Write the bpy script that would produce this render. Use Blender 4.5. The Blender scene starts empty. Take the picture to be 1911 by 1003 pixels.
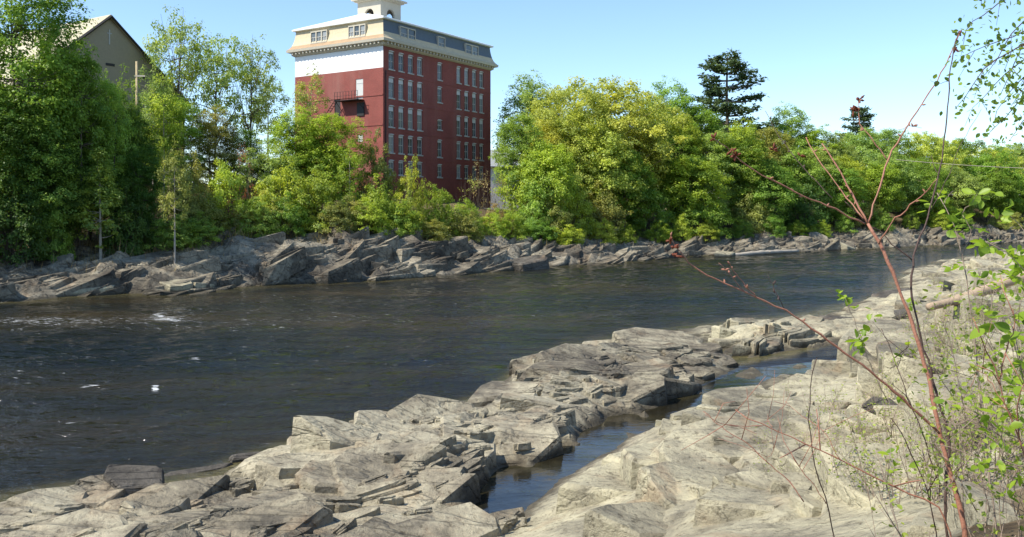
import bpy, math, random
import numpy as np

SC = bpy.context.scene
COL = SC.collection
R = math.radians
F = 1050.0          # focal length in photograph pixels
HZ = 248.0          # row of the horizon in the photograph
CX = 600.0
CH = 5.5            # camera height above the river
RNG = np.random.default_rng(7)
random.seed(7)

# ------------------------------------------------------------------ helpers
def W(px, py, z):
    """ground point of height z seen at photo pixel px,py"""
    Y = (CH - z) * F / (py - HZ)
    return np.array([(px - CX) / F * Y, Y, z])

def P(px, py, Y):
    return np.array([(px - CX) / F * Y, Y, CH - (py - HZ) / F * Y])

def tag(o, label=None, cat=None, group=None, kind=None):
    if label: o['label'] = label
    if cat: o['category'] = cat
    if group: o['group'] = group
    if kind: o['kind'] = kind
    return o

def empty(name, loc=(0, 0, 0), rz=0.0):
    o = bpy.data.objects.new(name, None)
    o.empty_display_size = 0.3
    COL.objects.link(o)
    o.location = loc
    o.rotation_euler = (0, 0, rz)
    return o

def link(name, me, parent=None, loc=None):
    o = bpy.data.objects.new(name, me)
    COL.objects.link(o)
    if parent is not None: o.parent = parent
    if loc is not None: o.location = loc
    return o

def np_mesh(name, V, faces, mats, smooth=False, midx=None, fattr=None, vattr=None):
    """faces: list of (n,k) int arrays"""
    me = bpy.data.meshes.new(name)
    V = np.asarray(V, dtype=np.float32)
    me.vertices.add(len(V))
    me.vertices.foreach_set('co', V.ravel())
    faces = [np.asarray(f, dtype=np.int32) for f in faces if len(f)]
    nl = sum(f.size for f in faces); npoly = sum(len(f) for f in faces)
    me.loops.add(nl); me.polygons.add(npoly)
    me.loops.foreach_set('vertex_index', np.concatenate([f.ravel() for f in faces]))
    tot = np.concatenate([np.full(len(f), f.shape[1], dtype=np.int32) for f in faces])
    st = np.concatenate([[0], np.cumsum(tot)[:-1]]).astype(np.int32)
    me.polygons.foreach_set('loop_start', st)
    me.polygons.foreach_set('loop_total', tot)
    me.polygons.foreach_set('use_smooth', np.full(npoly, bool(smooth)))
    for m in (mats if isinstance(mats, (list, tuple)) else [mats]):
        me.materials.append(m)
    if midx is not None:
        me.polygons.foreach_set('material_index', np.asarray(midx, dtype=np.int32))
    if fattr:
        for k, a in fattr.items():
            at = me.attributes.new(k, 'FLOAT', 'FACE')
            at.data.foreach_set('value', np.asarray(a, dtype=np.float32))
    if vattr:
        for k, a in vattr.items():
            at = me.attributes.new(k, 'FLOAT', 'POINT')
            at.data.foreach_set('value', np.asarray(a, dtype=np.float32))
    me.update(); me.validate()
    return me

class MB:
    """collects boxes, tubes and polygons and links them as ONE mesh"""
    def __init__(s): s.v = []; s.f = []; s.n = 0; s.mi = []; s.cur = 0
    def mat(s, i): s.cur = i; return s
    def add(s, V, Fs):
        V = np.asarray(V, dtype=float).reshape(-1, 3)
        for f in Fs:
            f = np.asarray(f, dtype=int)
            if f.size:
                s.f.append(f + s.n); s.mi += [s.cur] * len(f)
        s.v.append(V); s.n += len(V)
        return s
    def box(s, x0, x1, y0, y1, z0, z1):
        V = [(x, y, z) for z in (z0, z1) for y in (y0, y1) for x in (x0, x1)]
        return s.add(V, [[(0, 2, 3, 1), (4, 5, 7, 6), (0, 1, 5, 4), (2, 6, 7, 3), (0, 4, 6, 2), (1, 3, 7, 5)]])
    def poly(s, pts):
        n = len(pts)
        return s.add(pts, [[tuple(range(n))]])
    def tube(s, pts, rad, k=6, cap=True):
        pts = np.asarray(pts, dtype=float); n = len(pts)
        rad = np.broadcast_to(np.asarray(rad, dtype=float), (n,))
        t = np.gradient(pts, axis=0); t /= np.linalg.norm(t, axis=1)[:, None] + 1e-9
        ref = np.array([0, 0, 1.0]) if abs(t[:, 2]).mean() < 0.8 else np.array([1.0, 0, 0])
        a = np.cross(t, ref); a /= np.linalg.norm(a, axis=1)[:, None] + 1e-9
        b = np.cross(t, a)
        th = np.arange(k) / k * 2 * math.pi
        V = pts[:, None, :] + rad[:, None, None] * (a[:, None, :] * np.cos(th)[None, :, None] + b[:, None, :] * np.sin(th)[None, :, None])
        i, j = np.meshgrid(np.arange(n - 1), np.arange(k), indexing='ij')
        j2 = (j + 1) % k
        fq = np.stack([i * k + j, i * k + j2, (i + 1) * k + j2, (i + 1) * k + j], -1).reshape(-1, 4)
        fs = [fq]
        if cap: fs += [np.arange(k)[None, ::-1], ((n - 1) * k + np.arange(k))[None, :]]
        return s.add(V.reshape(-1, 3), fs)
    def mesh(s, name, mats, smooth=False):
        V = np.concatenate(s.v)
        by = {}
        order = []
        idx = 0
        for f in s.f:
            by.setdefault(f.shape[1], []).append((f, s.mi[idx:idx + len(f)])); idx += len(f)
        faces = []; mi = []
        for k in by:
            faces.append(np.concatenate([a for a, b in by[k]])); mi += sum((list(b) for a, b in by[k]), [])
        return np_mesh(name, V, faces, mats, smooth, mi)
    def build(s, name, mats, parent=None, smooth=False, loc=None):
        return link(name, s.mesh(name, mats, smooth), parent, loc)

def resample(pts, n):
    pts = np.asarray(pts, float)
    d = np.concatenate([[0], np.cumsum(np.linalg.norm(np.diff(pts, axis=0), axis=1))])
    t = np.linspace(0, d[-1], n)
    # Catmull-Rom like smoothing through the given points
    m = np.gradient(pts, d, axis=0)
    i = np.clip(np.searchsorted(d, t, 'right') - 1, 0, len(d) - 2)
    h = (d[i + 1] - d[i]); u = (t - d[i]) / h
    u = u[:, None]; h = h[:, None]
    return ((2 * u**3 - 3 * u**2 + 1) * pts[i] + (u**3 - 2 * u**2 + u) * h * m[i]
            + (-2 * u**3 + 3 * u**2) * pts[i + 1] + (u**3 - u**2) * h * m[i + 1])

# ------------------------------------------------------------------ numpy noise
def h2(ix, iy, s=0):
    n = (ix.astype(np.int64) * 374761393 + iy.astype(np.int64) * 668265263 + s * 144665) & 0xffffffff
    n = ((n ^ (n >> 13)) * 1274126177) & 0xffffffff
    n = (n ^ (n >> 16))
    n = (n * 2246822519) & 0xffffffff
    return ((n ^ (n >> 15)) & 0xffffff) / float(0x1000000)

def vnoise(x, y, s=0):
    ix = np.floor(x); iy = np.floor(y); fx = x - ix; fy = y - iy
    fx = fx * fx * (3 - 2 * fx); fy = fy * fy * (3 - 2 * fy)
    a = h2(ix, iy, s); b = h2(ix + 1, iy, s); c = h2(ix, iy + 1, s); d = h2(ix + 1, iy + 1, s)
    return (a * (1 - fx) + b * fx) * (1 - fy) + (c * (1 - fx) + d * fx) * fy - 0.5

def fbm(x, y, s=0, o=4):
    v = 0; a = 1.0
    for k in range(o):
        v = v + a * vnoise(x * 2**k + 13.7 * k, y * 2**k - 7.1 * k, s + k); a *= 0.5
    return v

def facets(x, y, size, aniso, ang, seed, bias=0.0, soft=0.16):
    """tilted Voronoi blocks: height in units of 1 with steep steps between the blocks"""
    c, s_ = math.cos(ang), math.sin(ang)
    a = (x * c + y * s_) / (size * aniso); b = (-x * s_ + y * c) / size
    a = a + 0.45 * vnoise(a * 1.7, b * 1.7, seed + 50); b = b + 0.45 * vnoise(a * 1.7 + 9, b * 1.7, seed + 51)
    ia = np.floor(a); ib = np.floor(b)
    best = np.full(x.shape, 1e9); hv = np.zeros(x.shape); sec = np.full(x.shape, 1e9); hs = np.zeros(x.shape)
    for da in (-1, 0, 1):
        for db in (-1, 0, 1):
            ca = ia + da; cb = ib + db
            sa = ca + 0.5 + 0.9 * (h2(ca, cb, seed) - 0.5); sb = cb + 0.5 + 0.9 * (h2(ca, cb, seed + 1) - 0.5)
            d = np.sqrt((a - sa)**2 + (b - sb)**2)
            hh = (h2(ca, cb, seed + 2) - 0.5) + (h2(ca, cb, seed + 3) - 0.5) * 0.9 * (a - sa) + ((h2(ca, cb, seed + 4) - 0.5) * 0.8 + bias) * (b - sb)
            m = d < best; m2 = (~m) & (d < sec)
            sec = np.where(m, best, np.where(m2, d, sec)); hs = np.where(m, hv, np.where(m2, hh, hs))
            hv = np.where(m, hh, hv); best = np.where(m, d, best)
    k = np.clip((sec - best) / soft, 0, 1); k = 0.5 + 0.5 * k * k * (3 - 2 * k)
    return hv * k + hs * (1 - k)

# ------------------------------------------------------------------ node materials
def new_mat(name):
    m = bpy.data.materials.new(name); m.use_nodes = True
    nt = m.node_tree; nt.nodes.clear()
    out = nt.nodes.new('ShaderNodeOutputMaterial')
    return m, nt, out

class NT:
    def __init__(s, nt): s.nt = nt
    def n(s, t, **kw):
        nd = s.nt.nodes.new(t)
        for k, v in kw.items():
            if k.startswith('i_'):
                key = k[2:]
                key = int(key) if key.isdigit() else key.replace('_', ' ')
                if hasattr(v, 'is_output') or isinstance(v, bpy.types.NodeSocket): s.nt.links.new(v, nd.inputs[key])
                else: nd.inputs[key].default_value = v
            else: setattr(nd, k, v)
        return nd
    def l(s, a, b): s.nt.links.new(a, b)
    def coord(s, kind='Object', scale=(1, 1, 1), rot=(0, 0, 0)):
        tc = s.n('ShaderNodeTexCoord')
        mp = s.n('ShaderNodeMapping', i_Scale=scale, i_Rotation=rot)
        s.l(tc.outputs[kind], mp.inputs['Vector'])
        return mp.outputs[0]
    def noise(s, vec, scale, detail=4, rough=0.55, dist=0.0):
        return s.n('ShaderNodeTexNoise', i_Vector=vec, i_Scale=scale, i_Detail=detail, i_Roughness=rough, i_Distortion=dist).outputs['Fac']
    def ramp(s, fac, stops, interp='LINEAR'):
        r = s.n('ShaderNodeValToRGB', i_Fac=fac)
        e = r.color_ramp; e.interpolation = interp
        while len(e.elements) < len(stops): e.elements.new(0.5)
        for el, (p, c) in zip(e.elements, stops):
            el.position = p; el.color = (*c, 1) if len(c) == 3 else c
        return r.outputs['Color']
    def mix(s, fac, a, b, mode='MIX'):
        m = s.n('ShaderNodeMix', data_type='RGBA', blend_type=mode)
        for sock, v in ((m.inputs[0], fac), (m.inputs[6], a), (m.inputs[7], b)):
            if isinstance(v, bpy.types.NodeSocket): s.l(v, sock)
            elif isinstance(v, (int, float)): sock.default_value = v if sock == m.inputs[0] else (v, v, v, 1)
            else: sock.default_value = (*v, 1)
        return m.outputs[2]
    def math(s, op, a, b=0.0, c=0.0, clamp=False):
        m = s.n('ShaderNodeMath', operation=op, use_clamp=clamp)
        for i, v in enumerate((a, b, c)):
            if isinstance(v, bpy.types.NodeSocket): s.l(v, m.inputs[i])
            else: m.inputs[i].default_value = v
        return m.outputs[0]
    def bump(s, h, strength=0.5, dist=0.1, normal=None):
        b = s.n('ShaderNodeBump', i_Height=h, i_Strength=strength, i_Distance=dist)
        if normal is not None: s.l(normal, b.inputs['Normal'])
        return b.outputs[0]

def simple(name, col, rough=0.8, var=0.25, scale=3.0, bump=0.0, metal=0.0, spec=0.3):
    m, nt, out = new_mat(name); N = NT(nt)
    v = N.coord()
    f = N.noise(v, scale, 5)
    f2 = N.noise(v, scale * 7, 3)
    c = N.mix(f, tuple(x * (1 - var) for x in col), tuple(min(1, x * (1 + var)) for x in col))
    c = N.mix(0.3, c, N.mix(f2, tuple(x * 0.6 for x in col), tuple(min(1, x * 1.4) for x in col)))
    b = N.n('ShaderNodeBsdfPrincipled', i_Base_Color=c, i_Roughness=rough, i_Metallic=metal)
    b.inputs['Specular IOR Level'].default_value = spec
    if bump: N.l(N.bump(f2, bump, 0.05), b.inputs['Normal'])
    N.l(b.outputs[0], out.inputs[0])
    return m

def foliage_mat(name, col=None, trans=0.5, hue=0.6):
    m, nt, out = new_mat(name); N = NT(nt)
    at = N.n('ShaderNodeAttribute', attribute_name='rnd', attribute_type='GEOMETRY')
    if col is None:
        oi = N.n('ShaderNodeObjectInfo'); base = oi.outputs['Color']
    else:
        rgb = N.n('ShaderNodeRGB'); rgb.outputs[0].default_value = (*col, 1); base = rgb.outputs[0]
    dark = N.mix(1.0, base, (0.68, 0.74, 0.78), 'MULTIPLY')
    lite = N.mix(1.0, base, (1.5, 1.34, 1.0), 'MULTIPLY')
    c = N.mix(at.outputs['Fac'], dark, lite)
    d = N.n('ShaderNodeBsdfDiffuse', i_Color=c)
    tcol = N.mix(1.0, c, (1.25, 1.2, 0.75), 'MULTIPLY')
    t = N.n('ShaderNodeBsdfTranslucent', i_Color=tcol)
    g = N.n('ShaderNodeBsdfGlossy', i_Color=(1, 1, 1, 1), i_Roughness=0.42)
    mx = N.n('ShaderNodeMixShader', i_0=trans); N.l(d.outputs[0], mx.inputs[1]); N.l(t.outputs[0], mx.inputs[2])
    m2 = N.n('ShaderNodeMixShader', i_0=0.012); N.l(mx.outputs[0], m2.inputs[1]); N.l(g.outputs[0], m2.inputs[2])
    N.l(m2.outputs[0], out.inputs[0])
    return m

STRIKE = R(38)      # the beds of the rock run along the river
def rock_mat(name, pale, mid, dark, wet=True, rust=0.25, sc=1.0, lines=1.0):
    m, nt, out = new_mat(name); N = NT(nt)
    v = N.coord('Object')
    vs = N.coord('Object', (0.35 * sc, 3.2 * sc, 2.6 * sc), (R(12), R(-14), -STRIKE))
    big = N.noise(v, 0.33 * sc, 5, 0.6, 0.5)
    med = N.noise(v, 1.7 * sc, 6, 0.62, 0.4)
    fine = N.noise(v, 11 * sc, 6, 0.7)
    lay = N.noise(vs, 1.5, 6, 0.65, 0.6)
    c = N.ramp(N.math('ADD', N.math('MULTIPLY', big, 0.6), N.math('MULTIPLY', med, 0.4)),
               [(0.38, dark), (0.48, mid), (0.57, pale), (0.72, tuple(min(1, x * 1.12) for x in pale))])
    c = N.mix(N.math('MULTIPLY', N.ramp(lay, [(0.36, (1, 1, 1)), (0.5, (0, 0, 0))]), 0.35 * lines), c, dark)
    sp = N.ramp(fine, [(0.32, (0.35, 0.33, 0.3)), (0.46, (1, 1, 1)), (0.7, (1.1, 1.1, 1.08))])
    c = N.mix(0.9, c, sp, 'MULTIPLY')
    pit = N.ramp(N.noise(v, 3.6 * sc, 6, 0.75, 0.3), [(0.36, (0.3, 0.28, 0.25)), (0.44, (1, 1, 1))])
    c = N.mix(0.7, c, pit, 'MULTIPLY')
    rs = N.ramp(N.noise(v, 0.8 * sc, 4, 0.6, 1.0), [(0.56, (0, 0, 0)), (0.68, (1, 1, 1))])
    c = N.mix(N.math('MULTIPLY', rs, rust), c, (0.34, 0.22, 0.12))
    # fracture lines
    vo = N.n('ShaderNodeTexVoronoi', feature='DISTANCE_TO_EDGE', i_Scale=0.55)
    wv = N.n('ShaderNodeVectorMath', operation='ADD')
    N.l(vs, wv.inputs[0])
    nz = N.n('ShaderNodeTexNoise', i_Vector=vs, i_Scale=1.2, i_Detail=4.0); N.l(nz.outputs['Color'], wv.inputs[1])
    N.l(wv.outputs[0], vo.inputs['Vector'])
    ck = N.ramp(vo.outputs['Distance'], [(0.0, (1, 1, 1)), (0.035, (0, 0, 0))])
    c = N.mix(N.math('MULTIPLY', ck, N.math('MULTIPLY', med, 0.6 * lines)), c, (0.05, 0.045, 0.04))
    rough = 0.85
    if wet:
        g = N.n('ShaderNodeNewGeometry'); sx = N.n('ShaderNodeSeparateXYZ', i_0=g.outputs['Position'])
        zz = N.math('ADD', sx.outputs[2], N.math('MULTIPLY', N.math('SUBTRACT', med, 0.5), 0.35))
        wt = N.ramp(zz, [(0.06, (1, 1, 1)), (0.24, (0, 0, 0))])
        c = N.mix(N.math('MULTIPLY', wt, 0.85), c, (0.055, 0.046, 0.03))
    b = N.n('ShaderNodeBsdfPrincipled', i_Base_Color=c, i_Roughness=rough)
    b.inputs['Specular IOR Level'].default_value = 0.25
    h = N.math('ADD', N.math('ADD', N.math('MULTIPLY', lay, 0.9 * lines), N.math('ADD', N.math('MULTIPLY', fine, 0.5), N.math('MULTIPLY', N.noise(v, 45 * sc, 4, 0.7), 0.16))), N.math('MULTIPLY', ck, -0.5 * lines))
    h = N.math('ADD', h, N.math('MULTIPLY', med, 0.6))
    N.l(N.bump(h, 0.85, 0.12 / sc), b.inputs['Normal'])
    N.l(b.outputs[0], out.inputs[0])
    return m

M = {}
M['rock'] = rock_mat('ledge_rock', (0.33, 0.295, 0.205), (0.185, 0.16, 0.112), (0.085, 0.073, 0.055))
M['ledge'] = rock_mat('long_ledge_rock', (0.415, 0.37, 0.255), (0.265, 0.23, 0.16), (0.10, 0.088, 0.066), lines=0.8)
M['slab'] = rock_mat('pale_rock', (0.415, 0.375, 0.25), (0.29, 0.26, 0.178), (0.14, 0.125, 0.09), rust=0.3, lines=0.4)
M['farrock'] = rock_mat('far_rock', (0.29, 0.256, 0.186), (0.155, 0.134, 0.098), (0.06, 0.051, 0.039), sc=0.55)
M['darkrock'] = rock_mat('dark_rock', (0.15, 0.135, 0.11), (0.10, 0.088, 0.07), (0.045, 0.04, 0.032), wet=False)
M['bark'] = simple('grey_bark', (0.13, 0.105, 0.08), 0.9, 0.35, 6, 0.5)
M['palebark'] = simple('pale_bark', (0.34, 0.30, 0.24), 0.9, 0.3, 6, 0.4)
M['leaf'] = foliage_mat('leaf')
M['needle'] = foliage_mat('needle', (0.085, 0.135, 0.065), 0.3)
M['soil'] = simple('leaf_litter', (0.12, 0.09, 0.055), 0.95, 0.4, 1.5, 0.8)

def brick_mat(name, col, mort):
    m, nt, out = new_mat(name); N = NT(nt)
    v = N.coord('Object')
    sx = N.n('ShaderNodeSeparateXYZ', i_0=v)
    cb = N.n('ShaderNodeCombineXYZ', i_0=N.math('ADD', sx.outputs[0], sx.outputs[1]), i_1=sx.outputs[2])
    bt = N.n('ShaderNodeTexBrick', i_Vector=cb.outputs[0], i_Scale=4.0, i_Color1=(*col, 1), i_Color2=(*[c * 0.75 for c in col], 1), i_Mortar=(*mort, 1))
    bt.inputs['Mortar Size'].default_value = 0.012
    st = N.noise(v, 0.35, 6, 0.65, 0.6); s2 = N.noise(N.coord('Object', (1, 1, 0.15)), 0.45, 5, 0.6)
    c = N.mix(N.ramp(st, [(0.40, (0, 0, 0)), (0.62, (0.5, 0.5, 0.5))]), bt.outputs['Color'], tuple(x * 0.55 for x in col))
    c = N.mix(N.ramp(s2, [(0.50, (0, 0, 0)), (0.72, (0.35, 0.35, 0.35))]), c, (0.26, 0.15, 0.12))
    b = N.n('ShaderNodeBsdfPrincipled', i_Base_Color=c, i_Roughness=0.88)
    N.l(N.bump(bt.outputs['Fac'], 0.3, -0.02), b.inputs['Normal'])
    N.l(b.outputs[0], out.inputs[0])
    return m
M['brick'] = brick_mat('red_brick', (0.275, 0.066, 0.05), (0.22, 0.10, 0.08))
M['whitepaint'] = simple('white_paint', (0.78, 0.78, 0.77), 0.7, 0.05, 0.8)
M['trim'] = simple('weathered_trim', (0.48, 0.44, 0.35), 0.8, 0.2, 2.0)
M['frame'] = simple('window_frame_paint', (0.40, 0.39, 0.35), 0.7, 0.2, 3.0)
M['board'] = simple('white_board', (0.52, 0.52, 0.49), 0.7, 0.15, 3.0)
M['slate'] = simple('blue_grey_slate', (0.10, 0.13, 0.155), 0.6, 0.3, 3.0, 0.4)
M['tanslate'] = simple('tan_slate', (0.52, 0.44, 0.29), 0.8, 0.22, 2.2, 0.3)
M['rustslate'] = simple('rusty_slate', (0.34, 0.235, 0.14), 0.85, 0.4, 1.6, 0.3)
M['roofwhite'] = simple('pale_roof', (0.72, 0.73, 0.70), 0.6, 0.06, 1.0)
M['iron'] = simple('black_iron', (0.03, 0.028, 0.026), 0.6, 0.3, 5)
M['beige'] = simple('beige_shingle', (0.30, 0.255, 0.17), 0.9, 0.12, 0.6, 0.2)
M['beigeroof'] = simple('tan_roof', (0.42, 0.38, 0.26), 0.85, 0.15, 1.0)
M['greyroof'] = simple('grey_roof', (0.30, 0.31, 0.32), 0.8, 0.15, 1.0)
M['pole'] = simple('weathered_pole', (0.42, 0.34, 0.20), 0.9, 0.25, 4)
M['log'] = simple('log_bark', (0.36, 0.27, 0.18), 0.9, 0.4, 5, 0.6)
M['redstem'] = simple('red_brown_bark', (0.30, 0.135, 0.085), 0.55, 0.35, 14, 0.2)
M['darkstem'] = simple('dark_bark', (0.075, 0.045, 0.035), 0.6, 0.4, 14, 0.2)
M['greystem'] = simple('grey_twig_bark', (0.25, 0.19, 0.14), 0.7, 0.35, 14, 0.2)
M['bud'] = foliage_mat('red_bud', (0.30, 0.09, 0.05), 0.3)
M['nearleaf'] = foliage_mat('spring_leaf', (0.22, 0.34, 0.04), 0.55)
M['birchleaf'] = foliage_mat('birch_leaf', (0.17, 0.27, 0.055), 0.5)
M['sprigleaf'] = foliage_mat('sprig_leaf', (0.22, 0.29, 0.06), 0.45)
M['dry'] = foliage_mat('dry_grass', (0.23, 0.185, 0.10), 0.25)
def glass_mat():
    m, nt, out = new_mat('dusty_glass'); N = NT(nt)
    v = N.coord('Object')
    c = N.ramp(N.noise(v, 0.9, 2), [(0.35, (0.03, 0.04, 0.045)), (0.65, (0.12, 0.145, 0.15))])
    oi = N.n('ShaderNodeObjectInfo'); c = N.mix(N.ramp(oi.outputs['Random'], [(0.3, (0, 0, 0)), (0.75, (0.55, 0.55, 0.55)), (0.95, (0.9, 0.9, 0.9))]), c, (0.30, 0.31, 0.30))
    b = N.n('ShaderNodeBsdfPrincipled', i_Base_Color=c, i_Roughness=0.12)
    N.l(b.outputs[0], out.inputs[0]); return m
M['glass'] = glass_mat()

# ------------------------------------------------------------------ far shoreline
FAR = [(-430, -330), (-200, -115), (-81, 5), (-55, 30), (-38.7, 46)]
for px, py in [(0, 355), (100, 346), (230, 342), (330, 333), (450, 328), (560, 320), (640, 311), (720, 308), (800, 300), (900, 297), (1000, 292), (1100, 288), (1200, 284)]:
    p = W(px, py, 0); FAR.append((p[0], p[1]))
FAR += [(118, 180), (160, 203), (230, 218), (400, 230)]
FAR = np.array(FAR)
FAR_S = np.concatenate([[0], np.cumsum(np.linalg.norm(np.diff(FAR, axis=0), axis=1))])
def far_sd(x, y):
    """arc length and signed distance (positive inland) to the far waterline"""
    x = np.asarray(x, float); y = np.asarray(y, float)
    best = np.full(x.shape, 1e18); s = np.zeros(x.shape); sg = np.ones(x.shape)
    for i in range(len(FAR) - 1):
        a = FAR[i]; b = FAR[i + 1]; e = b - a; L2 = e @ e
        t = np.clip(((x - a[0]) * e[0] + (y - a[1]) * e[1]) / L2, 0, 1)
        dx = x - a[0] - t * e[0]; dy = y - a[1] - t * e[1]
        d = dx * dx + dy * dy; m = d < best
        best = np.where(m, d, best); s = np.where(m, FAR_S[i] + t * math.sqrt(L2), s)
        sg = np.where(m, np.sign(e[0] * dy - e[1] * dx), sg)
    return s, np.sqrt(best) * sg
_ctl = []
for px, py, hr, hb in [(-100, 362, 1.6, 5), (0, 355, 1.9, 6), (120, 345, 2.0, 7), (230, 342, 2.3, 8), (330, 333, 3.4, 8), (450, 328, 3.9, 8.5), (560, 320, 2.9, 8.2), (640, 311, 2.5, 7), (720, 308, 1.7, 6),
                       (800, 300, 1.7, 5.5), (900, 297, 1.8, 5.5), (1000, 292, 2.0, 6), (1100, 288, 2.6, 7), (1200, 284, 2.4, 7), (1400, 280, 2.4, 8)]:
    p = W(px, py, 0); s, d = far_sd(np.array([p[0]]), np.array([p[1]])); _ctl.append((s[0], hr, hb))
_ctl = np.array(_ctl)
def far_z(x, y, s=None, d=None, rough=True):
    if s is None: s, d = far_sd(x, y)
    hr = np.interp(s, _ctl[:, 0], _ctl[:, 1]); hb = np.interp(s, _ctl[:, 0], _ctl[:, 2])
    dd = d + 1.6 * fbm(x / 5.0, y / 5.0, 5, 3)
    t = np.clip(dd / 7.0, -0.4, 1)
    z = np.where(t < 0, t * 4.0, hr * (1 - (1 - np.clip(t, 0, 1))**1.7))
    u = np.clip((dd - 8.5) / 15.0, 0, 1); u = u * u * (3 - 2 * u)
    z = z + (hb - hr) * u + np.clip((d - 30) / 200.0, 0, 1) * 6.0
    if rough:
        w = np.clip((dd + 0.6) / 1.2, 0, 1) * np.clip((11.0 - dd) / 3.5, 0.0, 1)
        ang = R(52)
        rel = facets(x, y, 2.6, 1.9, ang, 11, 0.25) * 1.15 + facets(x, y, 1.1, 1.8, ang + 0.3, 21, 0.3) * 0.5 + facets(x, y, 0.45, 1.6, ang - 0.2, 31) * 0.16
        z = z + w * rel + 0.25 * fbm(x / 1.5, y / 1.5, 8, 3) * np.clip(dd, 0, 1)
    return z
def at_d(px, d):
    """point on the view line of column px that lies d metres behind the far waterline"""
    Y = np.linspace(30, 420, 3000); X = (px - CX) / F * Y
    s, dd = far_sd(X, Y)
    k = np.argmax(dd >= d)
    return X[k], Y[k]

# ------------------------------------------------------------------ near bank
CTL = [(0,560,-.6),(100,542,-.6),(200,525,-.6),(290,505,-.6),(400,472,-.6),(500,446,-.6),(570,430,-.6),(610,395,-.6),(720,380,-.6),(800,375,-.6),(900,362,-.6),(990,352,-.6),
 (1000,310,-.8),(1090,301,-.6),(1170,291,-.6),(1250,285,-.6),(572,442,-.5),(586,424,-.5),(618,404,-.5),(540,452,-.5),(0,450,-1.6),(300,420,-1.6),(600,350,-1.6),(900,325,-1.6),(-300,560,-.8),(-300,450,-1.6),(1000,290,-1.5),
 (10,586,.15),(70,570,.4),(130,560,.45),(165,552,.5),(210,560,.05),(250,549,-.05),(283,532,.12),(330,514,.35),(400,496,.5),(450,480,.65),(520,468,.55),(585,465,.4),(603,447,.45),
 (640,412,.8),(690,402,.95),(740,408,.75),(775,402,.85),(810,405,.7),(850,415,.45),(876,440,.08),
 (100,588,.5),(200,582,.5),(300,560,.5),(350,532,.65),(400,530,.75),(450,518,.8),(500,500,.85),(550,500,.7),(600,500,.65),(650,492,.5),(400,575,.4),(480,562,.45),(550,552,.35),(620,522,.4),(680,508,.25),(735,505,.06),
 (650,460,.7),(700,440,.95),(750,440,.85),(800,440,.6),(700,470,.5),(755,474,.3),(830,455,.3),(200,640,.5),(0,640,.4),(400,640,.3),
 (572,566,.0),(598,550,-.02),(650,542,-.03),(690,526,-.03),(748,511,-.06),(715,494,-.1),(770,487,-.12),
 (660,557,-.42),(682,541,-.42),(720,523,-.42),(742,509,-.4),(790,491,-.4),(845,469,-.35),(602,586,-.42),(600,575,-.4),(640,560,-.42),(700,530,-.42),(760,500,-.4),(820,482,-.35),(582,592,-.4),(575,620,-.4),(520,592,.3),(480,602,.35),(545,577,.25),(865,457,-.3),
 (905,440,-.4),(950,430,-.4),(995,428,-.35),(985,414,-.3),(870,440,-.25),
 (830,400,.15),(870,390,.5),(900,385,.65),(945,392,.45),(950,402,.1),(880,405,.35),(860,420,-.15),(935,427,.08),(880,431,.06),(980,385,.3),(1030,375,.5),(960,377,.15),(1000,378,.35),(1040,390,.4),(1005,402,.1),
 (622,590,.1),(661,570,.2),(697,555,.4),(755,530,.5),(775,504,.65),(825,478,.85),(885,463,.75),(960,452,.85),(1030,455,1.05),(1000,475,1.2),(900,490,1.15),(800,520,.9),(750,560,.9),(700,588,.75),
 (850,560,1.4),(950,540,1.6),(900,590,1.7),(1000,590,2.0),(1050,500,1.5),(1000,520,1.6),
 (1012,430,.4),(1040,420,1.0),(1060,400,1.0),(1080,440,1.5),(1100,380,1.3),(1050,366,.6),(1030,350,.15),(1060,338,.2),(1100,323,.5),(1150,309,.6),(1190,300,.5),(1130,350,1.4),(1180,340,1.6),(1150,400,2.0),(1190,420,2.3),
 (1130,460,2.0),(1180,500,2.7),(1130,540,2.5),(1100,590,2.5),(1190,580,3.1),(1250,292,.8),(1300,300,1.5),(1300,340,2.2),(1300,420,2.8),(1300,520,3.2),(1500,300,2.5),(1500,350,3),(1500,500,3.5),(1900,400,3.7),(1900,300,3),
 (600,700,1.7),(600,1000,3.6),(300,700,.9),(0,700,.6),(0,1000,2.8),(300,1000,3.2),(900,1000,3.75),(1200,800,3.6),(1900,1000,4.0),(1900,700,3.9),(-300,700,.3),(2600,500,4.0),(2600,1000,4.1),(-700,1000,2.4),(600,2200,3.9),(800,760,2.6),(1000,760,3.2)]
CTL = [(a, b + (15 * min(1, max(0, (600 - b) / 60)) if a <= 560 and 425 < b < 600 else 0), c) for a, b, c in CTL]
cp = np.array([W(*c) for c in CTL])
for _i, _c in enumerate(CTL):          # the ledges stand low in the water
    if _c[2] > 0.1 and _c[0] < 880 and 395 < _c[1] < 650 and _c[1] < np.interp(_c[0], [-300, 560, 690, 820, 880], [660, 600, 540, 470, 455]): cp[_i, 2] *= 0.62 if _c[1] > 470 else 0.52
cu = np.stack([cp[:, 0] / cp[:, 1] * 1.9, np.log(cp[:, 1])], 1)
def _k(r): return r
_n = len(cu)
_A = np.zeros((_n + 3, _n + 3))
_A[:_n, :_n] = _k(np.linalg.norm(cu[:, None] - cu[None], axis=2)) - 0.004 * np.eye(_n)
_A[:_n, _n] = 1; _A[_n, :_n] = 1; _A[:_n, _n + 1:] = cu; _A[_n + 1:, :_n] = cu.T
_w = np.linalg.solve(_A, np.concatenate([cp[:, 2], [0, 0, 0]]))
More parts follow.
